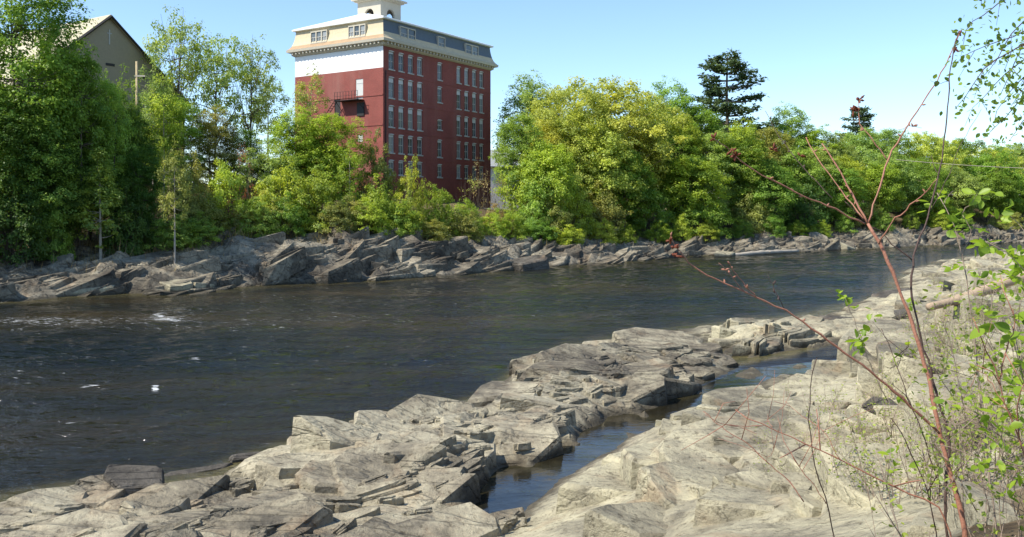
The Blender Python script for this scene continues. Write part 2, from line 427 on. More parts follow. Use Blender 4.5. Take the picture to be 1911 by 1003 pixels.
def near_base(x, y):
    x = np.asarray(x, float); y = np.maximum(np.asarray(y, float), 0.8)
    q = np.stack([x / y * 1.9, np.log(y)], -1)
    o = np.zeros(x.shape)
    for i in range(_n):
        o += _w[i] * _k(np.hypot(q[..., 0] - cu[i, 0], q[..., 1] - cu[i, 1]))
    return o + _w[_n] + _w[_n + 1] * q[..., 0] + _w[_n + 2] * q[..., 1]
def slabness(x, y):
    """1 on the smooth rounded slab of the foreground, 0 on the broken ledges"""
    px = x / y * F + CX; 
    ax = np.clip((z_line(px) - y) / 2.0, 0, 1)
    return ax
def z_line(px):   # depth of the channel between ledges and slab, per direction
    pts = np.array([W(p, q, -.3)[1] for p, q in [(-200, 640), (300, 620), (560, 590), (640, 560), (700, 530), (760, 500), (820, 482), (870, 456), (1000, 440), (1040, 425), (1300, 400)]])
    return np.interp(px, [-200, 300, 560, 640, 700, 760, 820, 870, 1000, 1040, 1300], pts)
def near_z(x, y, base=None):
    b = near_base(x, y) if base is None else base
    sl = slabness(x, y)
    a = np.clip((b + 0.30) / 0.45, 0, 1)
    ang = STRIKE
    rel = facets(x, y, 1.9, 2.0, ang, 41, 0.42) * 0.30 + facets(x, y, 0.75, 2.0, ang + 0.25, 51, 0.35) * 0.16 + 0.10 * fbm(x / 0.7, y / 0.7, 62, 4)
    rel2 = facets(x, y, 2.4, 1.5, ang + 0.2, 71, 0.1) * 0.24 + facets(x, y, 0.8, 1.6, ang, 81, 0.1) * 0.08 + fbm(x / 1.6, y / 1.6, 91, 4) * 0.16
    far = np.clip((y - 45) / 40, 0, 1)
    rel = rel * (1 + 0.5 * far)
    z = b + a * (rel * (1 - sl) + rel2 * sl) + 0.02 * fbm(x * 4, y * 4, 3, 3) * a
    return z

def grid(us, ys, zf):
    U, Yg = np.meshgrid(us, ys)
    X = U * Yg
    Z = zf(X, Yg)
    V = np.stack([X, Yg, Z], -1).reshape(-1, 3)
    nr, nc = U.shape
    i, j = np.meshgrid(np.arange(nr - 1), np.arange(nc - 1), indexing='ij')
    Q = np.stack([i * nc + j, i * nc + j + 1, (i + 1) * nc + j + 1, (i + 1) * nc + j], -1).reshape(-1, 4)
    return V, Q, Z
def sub(V, Q, keep):
    q = Q[keep]; used, inv = np.unique(q.ravel(), return_inverse=True)
    return V[used], inv.reshape(-1, 4)
def inpoly(x, y, poly):
    c = np.zeros(x.shape, bool); n = len(poly)
    for i in range(n):
        x1, y1 = poly[i]; x2, y2 = poly[i - 1]
        m = ((y1 > y) != (y2 > y)) & (x < (x2 - x1) * (y - y1) / (y2 - y1 + 1e-12) + x1)
        c ^= m
    return c

# ------------------------------------------------------------------ angular slabs of bedded rock
def slab_set(rng, XY, Zs, sizes, ang, asp=0.45, thick=0.28, dip=(0.30, 0.14), plunge=0.12, spread=0.25, rise=0.0, A=None, D1=None, D2=None):
    """many tilted, bevelled, irregular slabs; returns verts and faces"""
    Vs = []; Q4 = []; Q3 = []; n0 = 0
    for ii, ((x, y), z, L) in enumerate(zip(XY, Zs, sizes)):
        n = int(rng.integers(5, 9))
        th = np.sort((np.arange(n) + rng.uniform(-.38, .38, n)) / n * 2 * math.pi)
        r = rng.uniform(0.78, 1.12, n)
        p = np.stack([np.sign(np.cos(th)) * np.abs(np.cos(th))**0.8 * r * L, np.sign(np.sin(th)) * np.abs(np.sin(th))**0.8 * r * L * asp * rng.uniform(.7, 1.3)], 1)
        p[:, 0] += p[:, 1] * rng.uniform(-.7, .7)
        h = thick * L * rng.uniform(.5, 1.4)
        c = p.mean(0)
        bev = rng.uniform(.05, .10)
        kink = rng.uniform(-.10, .12) * L
        top = lambda q: h + kink * np.abs(q[:, 1] / (L * asp)) * -0.5
        r0 = c + (p - c) * 1.10; r1 = p; r2 = c + (p - c) * (1 - bev)
        rings = [np.c_[r0, np.full(n, -0.55 * L - h)], np.c_[r1 + rng.normal(0, .02 * L, (n, 2)), top(p) - bev * L * rng.uniform(.5, 1.0, n)], np.c_[r2, top(r2) + rng.normal(0, .012 * L, n)]]
        u = np.array([c[0] - .35 * L, c[1]]); v = np.array([c[0] + .35 * L, c[1]])
        V = np.concatenate(rings + [np.array([[*c, h + rng.normal(0, .02) * L]])])
        d1 = -rng.normal(*dip); d2 = rng.normal(rise, plunge)
        a = ang + rng.normal(0, spread)
        if A is not None: a, d1, d2 = A[ii], D1[ii], D2[ii]
        ca, sa = math.cos(a), math.sin(a)
        V[:, 2] += -V[:, 1] * math.tan(d1) * 1.0 + V[:, 0] * math.tan(d2)
        W_ = np.c_[x + V[:, 0] * ca - V[:, 1] * sa, y + V[:, 0] * sa + V[:, 1] * ca, z + V[:, 2]]
        i = np.arange(n); j = (i + 1) % n
        for k in (0, 1): Q4.append(np.stack([k * n + i, k * n + j, (k + 1) * n + j, (k + 1) * n + i], 1) + n0)
        Q3.append(np.stack([2 * n + i, 2 * n + j, np.full(n, 3 * n)], 1) + n0)
        Vs.append(W_); n0 += len(W_)
    return np.concatenate(Vs), np.concatenate(Q4), np.concatenate(Q3)

def bedded(rng, XY, Zs, sizes, ang, dip, plunge, spread, k=(3, 7), step=0.16, drop=0.10):
    """stacks of thin parallel leaves of rock standing en echelon, as broken bedding does"""
    o = []
    for (x, y), z, L in zip(XY, Zs, sizes):
        a = ang + rng.normal(0, spread); d1 = -rng.normal(*dip); d2 = rng.normal(*plunge)
        n = int(rng.integers(*k)); sg = rng.choice([-1, 1])
        for i in range(n):
            t = (i - n / 2) * step * L * rng.uniform(.7, 1.3); u = rng.normal(0, .22) * L
            o.append((x - math.sin(a) * t + math.cos(a) * u, y + math.cos(a) * t + math.sin(a) * u, z - abs(i - n / 2 + sg) * drop * L * rng.uniform(.3, 1.2), L * rng.uniform(.45, 1.05), a + rng.normal(0, .05), d1 + rng.normal(0, .05), d2 + rng.normal(0, .04)))
    o = np.array(o)
    return slab_set(rng, o[:, :2], o[:, 2], o[:, 3], 0, 0.17, 0.10, A=o[:, 4], D1=o[:, 5], D2=o[:, 6])

# ------------------------------------------------------------------ setting: ground, banks, river
m, nt, out = new_mat('river_bed'); N = NT(nt)
b = N.n('ShaderNodeBsdfPrincipled', i_Base_Color=(0.08, 0.075, 0.05, 1), i_Roughness=0.9); N.l(b.outputs[0], out.inputs[0])
mb = MB(); mb.box(-4000, 4000, -4000, 4000, -4.2, -3.0)
tag(mb.build('ground', m), kind='structure')

def bank_mat(name, rock, zcut):
    """rock that turns to leaf litter away from the water (mask in a vertex attribute)"""
    m = M[rock].copy(); m.name = name; nt = m.node_tree; N = NT(nt)
    out = [n for n in nt.nodes if n.type == 'OUTPUT_MATERIAL'][0]
    src = out.inputs[0].links[0].from_socket
    at = N.n('ShaderNodeAttribute', attribute_name='soil')
    v = N.coord()
    f = N.noise(v, 0.7, 5); g = N.noise(v, 6, 5)
    c = N.ramp(f, [(0.35, (0.075, 0.055, 0.032)), (0.55, (0.155, 0.12, 0.07)), (0.7, (0.075, 0.085, 0.03))])
    c = N.mix(0.7, c, N.ramp(g, [(0.3, (0.4, 0.4, 0.4)), (0.6, (1, 1, 1)), (0.8, (1.6, 1.5, 1.3))]), 'MULTIPLY')
    p = N.n('ShaderNodeBsdfPrincipled', i_Base_Color=c, i_Roughness=0.95)
    p.inputs['Specular IOR Level'].default_value = 0.1
    N.l(N.bump(g, 0.9, 0.12), p.inputs['Normal'])
    k = N.math('ADD', at.outputs['Fac'], N.math('MULTIPLY', N.math('SUBTRACT', N.noise(v, 2.2, 5), 0.5), 1.3))
    k = N.ramp(k, [(0.42, (0, 0, 0)), (0.58, (1, 1, 1))])
    mx = N.n('ShaderNodeMixShader'); N.l(k, mx.inputs[0]); N.l(src, mx.inputs[1]); N.l(p.outputs[0], mx.inputs[2])
    N.l(mx.outputs[0], out.inputs[0])
    return m

# far bank: a strip that follows the waterline, dense near the water
def far_bank():
    svals = np.concatenate([np.arange(FAR_S[1], FAR_S[4] - 10, 3.0), np.arange(FAR_S[4] - 10, FAR_S[12], 0.22), np.arange(FAR_S[12], FAR_S[17] + 25, 0.4), np.arange(FAR_S[17] + 25, FAR_S[-1], 4.0)])
    dvals = np.concatenate([np.arange(-2.5, 11, 0.16), np.arange(11, 30, 0.8), np.array([32, 38, 46, 60, 80, 110, 150, 220, 330, 500])])
    fx = np.interp(svals, FAR_S, FAR[:, 0]); fy = np.interp(svals, FAR_S, FAR[:, 1])
    k = 61
    pad = lambda a: np.concatenate([np.full(k // 2, a[0]), a, np.full(k // 2, a[-1])])
    tx = np.gradient(fx); ty = np.gradient(fy)
    tl = np.hypot(tx, ty); tx /= tl; ty /= tl
    ker = np.ones(k) / k
    tx = np.convolve(pad(tx), ker, 'valid'); ty = np.convolve(pad(ty), ker, 'valid'); tl = np.hypot(tx, ty); tx /= tl; ty /= tl
    X = fx[:, None] - ty[:, None] * dvals[None]; Y = fy[:, None] + tx[:, None] * dvals[None]
    s, d = far_sd(X, Y)
    Z = far_z(X, Y, s, d)
    V = np.stack([X, Y, Z], -1).reshape(-1, 3)
    nr, nc = X.shape
    i, j = np.meshgrid(np.arange(nr - 1), np.arange(nc - 1), indexing='ij')
    Q = np.stack([i * nc + j, (i + 1) * nc + j, (i + 1) * nc + j + 1, i * nc + j + 1], -1).reshape(-1, 4)
    soil = np.clip((d - 8.5 + 1.5 * fbm(X / 4, Y / 4, 77, 3)) / 3.0, 0, 1).ravel()
    rng = np.random.default_rng(404)
    n = 1500
    sv = rng.uniform(FAR_S[4] - 6, FAR_S[17] + 15, n); dv = rng.uniform(-0.3, 8.5, n)
    i0 = np.clip(np.searchsorted(svals, sv), 0, len(svals) - 1)
    xx = fx[i0] - ty[i0] * dv; yy = fy[i0] + tx[i0] * dv
    zz = far_z(xx, yy, rough=False) - 0.38
    sz = 0.5 + 2.3 * rng.random(n)**3.2
    heading = np.arctan2(ty[i0], tx[i0]).mean()
    V2, q4, q3 = slab_set(rng, np.c_[xx, yy], zz, sz, heading + 0.12, 0.42, 0.22, (-0.05, 0.22), 0.13, 0.26, 0.17)
    kb = rng.choice(n, 620)
    V5, j4, j3 = bedded(rng, np.c_[xx, yy][kb] + rng.normal(0, .6, (620, 2)), zz[kb] + .12, .9 + 2.3 * rng.random(620)**2, heading + .10, (-.05, .22), (.20, .08), .16, (3, 8), .15, .06)
    q4 = np.concatenate([q4, j4 + len(V2)]); q3 = np.concatenate([q3, j3 + len(V2)]); V2 = np.concatenate([V2, V5])
    m0 = len(V); V = np.concatenate([V, V2]); soil = np.concatenate([soil, np.zeros(len(V2))])
    me = np_mesh('far_riverbank', V, [np.concatenate([Q, q4 + m0]), q3 + m0], bank_mat('far_bank', 'farrock', 0), False, vattr={'soil': soil})
    tag(link('far_riverbank', me), kind='structure')
far_bank()

# near bank and its ledges
us = np.concatenate([np.arange(-1.5, -0.62, 0.012), np.arange(-0.62, 0.62, 0.0024), np.arange(0.62, 2.6, 0.012)])
ys = np.exp(np.concatenate([np.arange(math.log(0.9), math.log(9), 0.012), np.arange(math.log(9), math.log(50), 0.0036), np.arange(math.log(50), math.log(230), 0.006)]))
NBASE = None
def _nz(x, y):
    global NBASE
    NBASE = near_base(x, y)
    return near_z(x, y, NBASE)
V, Q, Z = grid(us, ys, _nz)
zc = Z.reshape(-1)[Q].max(1)
cxq = V[Q[:, 0], 0]; cyq = V[Q[:, 0], 1]
pxq = cxq / cyq * F + CX; pyq = (CH - 0.25) * F / cyq + HZ       # position along the shore (bearing and range)
keep = zc > -1.0
ledge1 = inpoly(pxq, pyq, [(-330, 800), (-330, 560), (100, 530), (270, 515), (330, 500), (450, 455), (560, 440), (588, 462), (640, 484), (700, 492), (760, 494), (775, 514), (700, 540), (680, 552), (634, 570), (600, 596), (590, 640), (420, 700), (200, 800)])
ledge2 = inpoly(pxq, pyq, [(560, 440), (600, 400), (690, 385), (860, 400), (885, 430), (890, 452), (840, 474), (790, 489), (760, 494), (700, 492), (640, 484), (588, 462)])
ledge3 = inpoly(pxq, pyq, [(805, 402), (850, 378), (920, 372), (962, 380), (962, 405), (948, 428), (920, 438), (870, 437), (850, 425)])
soil_n = np.zeros(len(V))
_b = NBASE.reshape(-1)
soil_n = np.clip((_b - 2.25 + 0.8 * fbm(V[:, 0] / 2.5, V[:, 1] / 2.5, 33, 3)) / 0.8, 0, 1) * 0.9 * np.clip((V[:, 0] / V[:, 1] - 0.30) / 0.12 + np.clip((9 - V[:, 1]) / 4, 0, 1), 0, 1)
def part(name, mask, mat, slabs=None, **kw):
    q = Q[mask & keep]; used, inv = np.unique(q.ravel(), return_inverse=True)
    VV = V[used]; f4 = inv.reshape(-1, 4); so_ = soil_n[used]; f3 = np.zeros((0, 3), int)
    if slabs:
        n, lo, hi, pw, seed, asp, thick, dip, lift, zmin, px0 = slabs
        rng = np.random.default_rng(seed)
        ar = np.where(_b[q].min(1) > zmin, 1.0, 0.0) * (cxq[mask & keep]**2 + cyq[mask & keep]**2)**0.5 * (pxq[mask & keep] > px0) * (pxq[mask & keep] < 1750) * (cyq[mask & keep] < 130) * (cyq[mask & keep] > 5)
        gx = np.abs(V[q[:, 1], 0] - V[q[:, 0], 0]) * np.abs(V[q[:, 3], 1] - V[q[:, 0], 1]); ar = (ar > 0) * gx * np.minimum(1, (28 / np.maximum(cyq[mask & keep], 1))**1.2)
        pick = rng.choice(len(q), n, p=ar / ar.sum())
        xy = V[q[pick, 0], :2]; zb = _b[q[pick, 0]] + lift
        sz = lo + (hi - lo) * rng.random(n)**pw
        sz *= np.clip(xy[:, 1] / 25, 0.8, 1.8 if name == 'rock_ledge' else 1.15)
        V2, q4, q3 = slab_set(rng, xy, zb, sz, STRIKE, asp, thick, dip)
        f4 = np.concatenate([f4, q4 + len(VV)]); f3 = q3 + len(VV); VV = np.concatenate([VV, V2]); so_ = np.concatenate([so_, np.zeros(len(V2))])
        nb_ = 5 if n < 100 else int(n * (0.42 if name == 'rock_ledge' else 0.22))
        pick = rng.choice(len(q), nb_, p=ar / ar.sum()); xy = V[q[pick, 0], :2]
        V4, h4, h3 = bedded(rng, xy, _b[q[pick, 0]] + (.20 if name == 'rock_ledge' else .06), (.25 + .75 * rng.random(nb_)**1.8) * np.clip(xy[:, 1] / 25, .8, 1.8), STRIKE + .1, (dip[0] + .12, .16), (0, .12), .22)
        f4 = np.concatenate([f4, h4 + len(VV)]); f3 = np.concatenate([f3, h3 + len(VV)]); VV = np.concatenate([VV, V4]); so_ = np.concatenate([so_, np.zeros(len(V4))])
        if name == 'near_riverbank':
            for k_, (n2, xa, xb, ya, yb, la, lb, th) in enumerate([(130, 1012, 1300, 318, 520, .35, 1.1, .55), (60, 780, 1080, 488, 600, .4, 1.1, .22), (60, 1090, 1300, 300, 345, .7, 1.7, .28)]):
                P2 = []
                for _ in range(n2):
                    a_, b_2 = rng.uniform(xa, xb), rng.uniform(ya, yb); zq = 1.0
                    for _i in range(3):
                        w3 = W(a_, b_2, min(zq, CH - .8)); zq = float(near_base(w3[0:1], w3[1:2])[0])
                    P2.append((w3[0], w3[1], zq))
                P2 = np.array(P2); P2 = P2[P2[:, 2] > .35]
                V3, g4, g3 = slab_set(rng, P2[:, :2], P2[:, 2] - .05, la + (lb - la) * rng.random(len(P2))**2, STRIKE + .3, .65, th, (.15, .18), .16, .5)
                f4 = np.concatenate([f4, g4 + len(VV)]); f3 = np.concatenate([f3, g3 + len(VV)]); VV = np.concatenate([VV, V3]); so_ = np.concatenate([so_, np.zeros(len(V3))])
    me = np_mesh(name, VV, [f4, f3], mat, False, vattr={'soil': so_})
    o = link(name, me); tag(o, **kw); return o
part('rock_ledge', ledge1, M['ledge'], (330, .35, 1.9, 2.4, 1, .42, .22, (.22, .12), -.16, .2, -60), label='long low ledge of tilted grey-tan rock slabs jutting into the river at lower left', cat='rock ledge')
part('rock_ledge', ledge2 & ~ledge1, M['rock'], (230, .3, 1.35, 2.2, 2, .48, .20, (.22, .14), -.12, .2, 610), label='broken brownish rock ledge with jagged crest between the dark river and the narrow pool', cat='rock ledge')
part('rock_ledge', ledge3 & ~ledge2 & ~ledge1, M['slab'], (60, .35, 1.2, 2, 3, .45, .10, (.10, .08), -.12, .08, 0), label='small pale flat ledge beyond the jagged ledge at the head of the pool', cat='rock ledge')
part('near_riverbank', ~(ledge1 | ledge2 | ledge3), bank_mat('near_bank', 'slab', 0), (900, .3, 1.9, 2.6, 4, .6, .20, (.12, .12), -.10, .45, 560), kind='structure')

# river
def water_mat():
    m, nt, out = new_mat('river_water'); N = NT(nt)
    FL = R(42)
    v = N.coord('Object', (1, 1, 1), (0, 0, -FL))
    vs = N.coord('Object', (0.30, 1, 1), (0, 0, -FL))
    sh = N.n('ShaderNodeAttribute', attribute_name='shallow').outputs['Fac']
    fo = N.n('ShaderNodeAttribute', attribute_name='foam').outputs['Fac']
    calm = N.n('ShaderNodeAttribute', attribute_name='calm').outputs['Fac']
    tint = N.noise(vs, 0.12, 4, 0.6)
    deep = N.ramp(tint, [(0.35, (0.006, 0.007, 0.006)), (0.55, (0.017, 0.014, 0.007)), (0.72, (0.036, 0.025, 0.010))])
    bed = N.ramp(N.noise(v, 1.6, 5, 0.6), [(0.35, (0.075, 0.07, 0.02)), (0.6, (0.19, 0.16, 0.07)), (0.75, (0.26, 0.23, 0.13))])
    c = N.mix(sh, deep, bed)
    # flecks and streaks of foam
    f1 = N.noise(N.coord('Object', (0.5, 2.4, 1), (0, 0, -FL)), 3.4, 6, 0.75, 0.6)
    f2 = N.noise(vs, 0.16, 3, 0.5)
    fk = N.math('ADD', N.math('ADD', f1, N.math('MULTIPLY', f2, 0.26)), N.math('MULTIPLY', fo, 0.165))
    fm = N.ramp(fk, [(0.80, (0, 0, 0)), (0.89, (1, 1, 1))])
    c = N.mix(N.math('MULTIPLY', fm, 0.85), c, (0.75, 0.77, 0.76))
    rg = N.math('MULTIPLY_ADD', fm, 0.6, 0.06)
    b = N.n('ShaderNodeBsdfPrincipled', i_Base_Color=c, i_Roughness=rg, i_IOR=1.33)
    b.inputs['Specular IOR Level'].default_value = 0.5
    w1 = N.noise(vs, 1.1, 5, 0.6, 0.9); w2 = N.noise(v, 4.0, 4, 0.6, 0.4); w3 = N.noise(vs, 0.35, 3, 0.5, 0.5)
    h = N.math('ADD', N.math('MULTIPLY', w1, 1.0), N.math('ADD', N.math('MULTIPLY', w2, 0.34), N.math('MULTIPLY', w3, 1.0)))
    h = N.math('MULTIPLY', h, N.math('SUBTRACT', 1.0, N.math('MULTIPLY', calm, 0.93)))
    N.l(N.bump(h, 1.0, 0.29), b.inputs['Normal'])
    N.l(b.outputs[0], out.inputs[0]); return m
def river():
    us = np.concatenate([[-8, -4, -2.4, -1.8], np.arange(-1.4, -0.62, 0.03), np.arange(-0.62, 0.66, 0.004), np.arange(0.66, 1.7, 0.03), [2.2, 4, 8]])
    ys = np.exp(np.concatenate([np.arange(math.log(4), math.log(200), 0.0055), np.arange(math.log(200), math.log(900), 0.1)]))
    U, Yg = np.meshgrid(us, ys); X = U * Yg
    nb = near_base(X, Yg)
    s, d = far_sd(X, Yg)
    ch = np.clip((slabness(X, Yg) * 1.0) + np.clip((nb + 1.0) / 0.6, 0, 1) * 0, 0, 1)
    calm = np.clip(((X / Yg * F + CX) > 480) * np.clip((z_line(X / Yg * F + CX) + 3.2 - Yg) / 1.2, 0, 1) * (Yg < 34), 0, 1)
    a = (1 - calm) * np.clip((-nb - 0.15) / 0.5, 0.15, 1)
    c, s_ = math.cos(R(42)), math.sin(R(42))
    p = X * c + Yg * s_; q = -X * s_ + Yg * c
    w = 0.19 * fbm(p / 5.0, q / 2.2, 5, 3) + 0.09 * fbm(p / 1.6, q / 0.8, 15, 3)
    Z = a * w
    nbt = near_base(X, Yg)
    sh = np.clip(1 + (nbt + 0.03) / 0.2, 0, 1)**1.8 * 0.8 * (0.8 - 0.66 * calm)
    sh = np.maximum(sh, np.clip(1 - np.abs(d) / 2.5, 0, 1) * 0.35 * (X > -60))
    px = X / Yg * F + CX; py = CH * F / Yg + HZ
    foam = 0.75 * np.exp(-((px - 40) / 130)**2 - ((py - 376) / 9)**2) + 0.4 * np.exp(-((px - 200) / 40)**2 - ((py - 368) / 9)**2) + 0.6 * np.exp(-((px - 15) / 40)**2 - ((py - 441) / 6)**2) \
        + 0.7 * np.exp(-((px - 110) / 45)**2 - ((py - 492) / 8)**2) + 0.5 * np.exp(-((px - 90) / 120)**2 - ((py - 455) / 20)**2) + 0.35 * np.exp(-((px - 300) / 160)**2 - ((py - 365) / 20)**2) \
        + 0.6 * np.clip(1 - np.abs(d - 0.5) / 2.0, 0, 1) * (vnoise(X / 4, Yg / 4, 9) > 0.05)
    foam = foam + 2.2 * np.exp(-((px - 182) / 5)**2 - ((py - 456) / 3.2)**2) + 0.8 * np.exp(-((px - 195) / 14)**2 - ((py - 375) / 2.2)**2) + 0.8 * np.exp(-((px - 183) / 7)**2 - ((py - 369) / 2.5)**2) + 1.2 * np.exp(-((px - 228) / 8)**2 - ((py - 422) / 2)**2) + 1.3 * np.exp(-((px - 110) / 14)**2 - ((py - 453) / 2)**2)
    foam *= (1 - calm)
    V = np.stack([X, Yg, Z], -1).reshape(-1, 3); nr, nc = X.shape
    i, j = np.meshgrid(np.arange(nr - 1), np.arange(nc - 1), indexing='ij')
    Q = np.stack([i * nc + j, i * nc + j + 1, (i + 1) * nc + j + 1, (i + 1) * nc + j], -1).reshape(-1, 4)
    me = np_mesh('river_water', V, [Q], water_mat(), True, vattr={'shallow': sh.ravel(), 'foam': foam.ravel(), 'calm': calm.ravel()})
    tag(link('river_water', me), kind='structure')
river()

# ------------------------------------------------------------------ light, sky, camera
SUN_AZ, SUN_EL = R(-116), R(51)      # azimuth from the view direction (+Y) towards +X
sd = np.array([math.sin(SUN_AZ) * math.cos(SUN_EL), math.cos(SUN_AZ) * math.cos(SUN_EL), math.sin(SUN_EL)])
w = bpy.data.worlds.new('World'); SC.world = w; w.use_nodes = True
wn = w.node_tree; bg = wn.nodes['Background']
sky = wn.nodes.new('ShaderNodeTexSky'); sky.sky_type = 'NISHITA'; sky.sun_disc = False
sky.sun_elevation = SUN_EL; sky.sun_rotation = SUN_AZ
sky.altitude = 60; sky.air_density = 1.0; sky.dust_density = 0.1; sky.ozone_density = 4.5
wn.links.new(sky.outputs[0], bg.inputs[0]); bg.inputs[1].default_value = 0.13
sl = bpy.data.lights.new('sun', 'SUN'); sl.energy = 4.4; sl.angle = R(0.53); sl.color = (1.0, 0.94, 0.84)
so = bpy.data.objects.new('sun', sl); COL.objects.link(so)
from mathutils import Vector
so.rotation_euler = Vector(sd).to_track_quat('Z', 'Y').to_euler()

FULL = False
cam = bpy.data.cameras.new('camera'); co = bpy.data.objects.new('camera', cam); COL.objects.link(co)
co.location = (0, 0, CH); co.rotation_euler = (R(90), 0, 0)
fw, fh, x0, y0 = (1911.0, 1003.0, 0.0, 0.0) if FULL else (1200.0, 1200.0 * 537 / 1024, 0.0, 0.0)
cam.sensor_width = 36; cam.sensor_fit = 'HORIZONTAL'; cam.lens = F / fw * 36
cam.shift_x = (x0 + fw / 2 - CX) / fw; cam.shift_y = -(y0 + fh / 2 - HZ) / fw
cam.clip_start = 0.05; cam.clip_end = 9000
SC.camera = co
SC.view_settings.view_transform = 'Standard'; SC.view_settings.look = 'None'
SC.view_settings.exposure = 0.85; SC.view_settings.gamma = 1.0

# ------------------------------------------------------------------ trees
LEAFQ = np.array([[0, 0, 0], [0.5, 0.42, 0.06], [0, 1, -0.05], [-0.5, 0.42, 0.06]])
def unit(v): return v / (np.linalg.norm(v, axis=-1, keepdims=True) + 1e-9)
def leaves(P0, size, nrm, rnd, rng, width=0.75, droop=0.0):
    """one folded quad per leaf at points P0, facing roughly nrm"""
    n = len(P0)
    nrm = unit(nrm)
    r = unit(rng.normal(size=(n, 3)) + np.array([0, 0, -droop]))
    t = unit(r - (r * nrm).sum(1, keepdims=True) * nrm)
    b = np.cross(nrm, t)
    sz = size * (0.6 + 0.8 * rng.random(n))
    L = LEAFQ
    V = P0[:, None, :] + sz[:, None, None] * (b[:, None] * L[None, :, 0, None] * width + t[:, None] * L[None, :, 1, None] + nrm[:, None] * L[None, :, 2, None])
    Q = np.arange(n * 4).reshape(n, 4)
    return V.reshape(-1, 3), Q, rnd

def lobes(rng, k=14):
    d = unit(rng.normal(size=(k, 3))); a = rng.uniform(-0.22, 0.30, k); w = rng.uniform(4, 12, k)
    return lambda u: 1 + sum(a[i] * np.exp(w[i] * (u @ d[i] - 1)) for i in range(k))

def tree_proto(kind, seed, H=10.0, Wd=8.0, nclump=110, per=95, leaf=0.27, crz=(0.30, 1.0), cr=0.85, bare=0.0, barkm='bark', flat=0.6):
    """returns (trunk mesh, crown mesh) of a tree of height H and crown width Wd, foot at the origin"""
    rng = np.random.default_rng(seed)
    z0, z1 = crz[0] * H, crz[1] * H
    cz = (z0 + z1) / 2; rz = (z1 - z0) / 2; rx = Wd / 2
    env = lobes(rng)
    u = unit(rng.normal(size=(nclump, 3)) + np.array([0, 0, 0.25]))
    rr = 0.30 + 0.66 * rng.random(nclump)**0.45
    C = u * (env(u) * rr)[:, None]
    if kind == 'dome': C[:, 2] = np.where(C[:, 2] < 0, C[:, 2] * 0.75, C[:, 2])
    if kind == 'cone':
        h = np.clip((C[:, 2] + 1) / 2, 0, 1); C[:, :2] *= (1.25 - 1.05 * h)[:, None]
    if kind == 'shrub':
        C[:, 2] = np.abs(C[:, 2]) * 1.9 - 0.95 + rng.normal(0, 0.05, nclump)
    C = C * np.array([rx, rx, rz]) + np.array([0, 0, cz])
    C[:, 2] = np.maximum(C[:, 2], 0.05 * H)
    cs = cr * (0.6 + 0.8 * rng.random(nclump))
    cnt = np.maximum(6, (per * (0.5 + rng.random(nclump)) * (cs / cr)**1.5).astype(int))
    idx = np.repeat(np.arange(nclump), cnt)
    n = len(idx)
    off = rng.normal(size=(n, 3)); off = unit(off) * (rng.random((n, 1))**0.6) * np.array([1, 1, flat])
    Pp = C[idx] + off * cs[idx, None] * 1.35
    Pp[:, 2] = np.maximum(Pp[:, 2], 0.03 * H)
    outw = unit(Pp - np.array([0, 0, cz - 0.25 * rz]))
    nr = outw * 0.45 + np.array([0, 0, 0.8]) + rng.normal(size=(n, 3)) * 0.42 + off * 0.55
    rnd = np.clip(0.5 + 0.26 * rng.normal(size=nclump)[idx] + 0.16 * rng.normal(size=n), 0, 1)
    Vv, Qq, rnd = leaves(Pp, leaf, nr, rnd, rng)
    crown = np_mesh(kind + '_crown', Vv, [Qq], M['leaf'], False, fattr={'rnd': rnd})
    # trunk and limbs
    mb = MB()
    r0 = 0.018 * H
    lean = rng.normal(0, 0.03, 2) * H
    top = np.array([lean[0], lean[1], z0 + (z1 - z0) * 0.72])
    nst = 1 if kind != 'shrub' else 5
    spine = resample([(0, 0, -0.6), (lean[0] * .2, lean[1] * .25, z0 * 0.6), (lean[0] * .6, lean[1] * .5, z0 + 0.25 * (z1 - z0)), top], 12)
    if kind != 'shrub':
        mb.tube(spine, np.linspace(r0, r0 * 0.18, 12), 7)
        sel = rng.permutation(nclump)[:int(nclump * 0.3)]
        for i in sel:
            c = C[i]; k = int(np.clip(np.searchsorted(spine[:, 2], c[2] - 0.22 * np.hypot(c[0], c[1]) - 0.4 * rng.random()), 3, 11))
            a = spine[k]
            mid = a * 0.5 + c * 0.5 + np.array([0, 0, -0.06 * np.linalg.norm(c - a)]) + rng.normal(0, 0.12, 3)
            rb = r0 * (0.42 - 0.028 * k) * (0.5 + 0.6 * rng.random())
            mb.tube(resample([a, mid, c], 6), np.linspace(rb, rb * 0.15, 6), 4, False)
    else:
        for i in rng.permutation(nclump)[:int(nclump * 0.5)]:
            c = C[i]; a = np.array([*rng.normal(0, 0.05 * Wd, 2), -0.4])
            mid = a * 0.45 + c * 0.55 + np.array([*(-0.2 * (c - a)[:2]), 0.1])
            rb = 0.006 * H * (0.6 + 0.7 * rng.random())
            mb.tube(resample([a, mid, c], 6), np.linspace(rb, rb * 0.25, 6), 4, False)
    for i in range(int(bare * nclump)):
        u2 = unit(rng.normal(size=3) + np.array([0, 0, 0.6])); e = u2 * np.array([rx, rx, rz]) * rng.uniform(0.8, 1.15) + np.array([0, 0, cz])
        a = spine[rng.integers(3, 10)] if kind != 'shrub' else np.array([*rng.normal(0, 0.06 * Wd, 2), -0.3])
        mb.tube(resample([a, (a + e) / 2 + rng.normal(0, .15, 3), e], 6), np.linspace(0.004 * H, 0.0012 * H, 6), 4, False)
    return mb.mesh(kind + '_trunk', M[barkm], True), crown

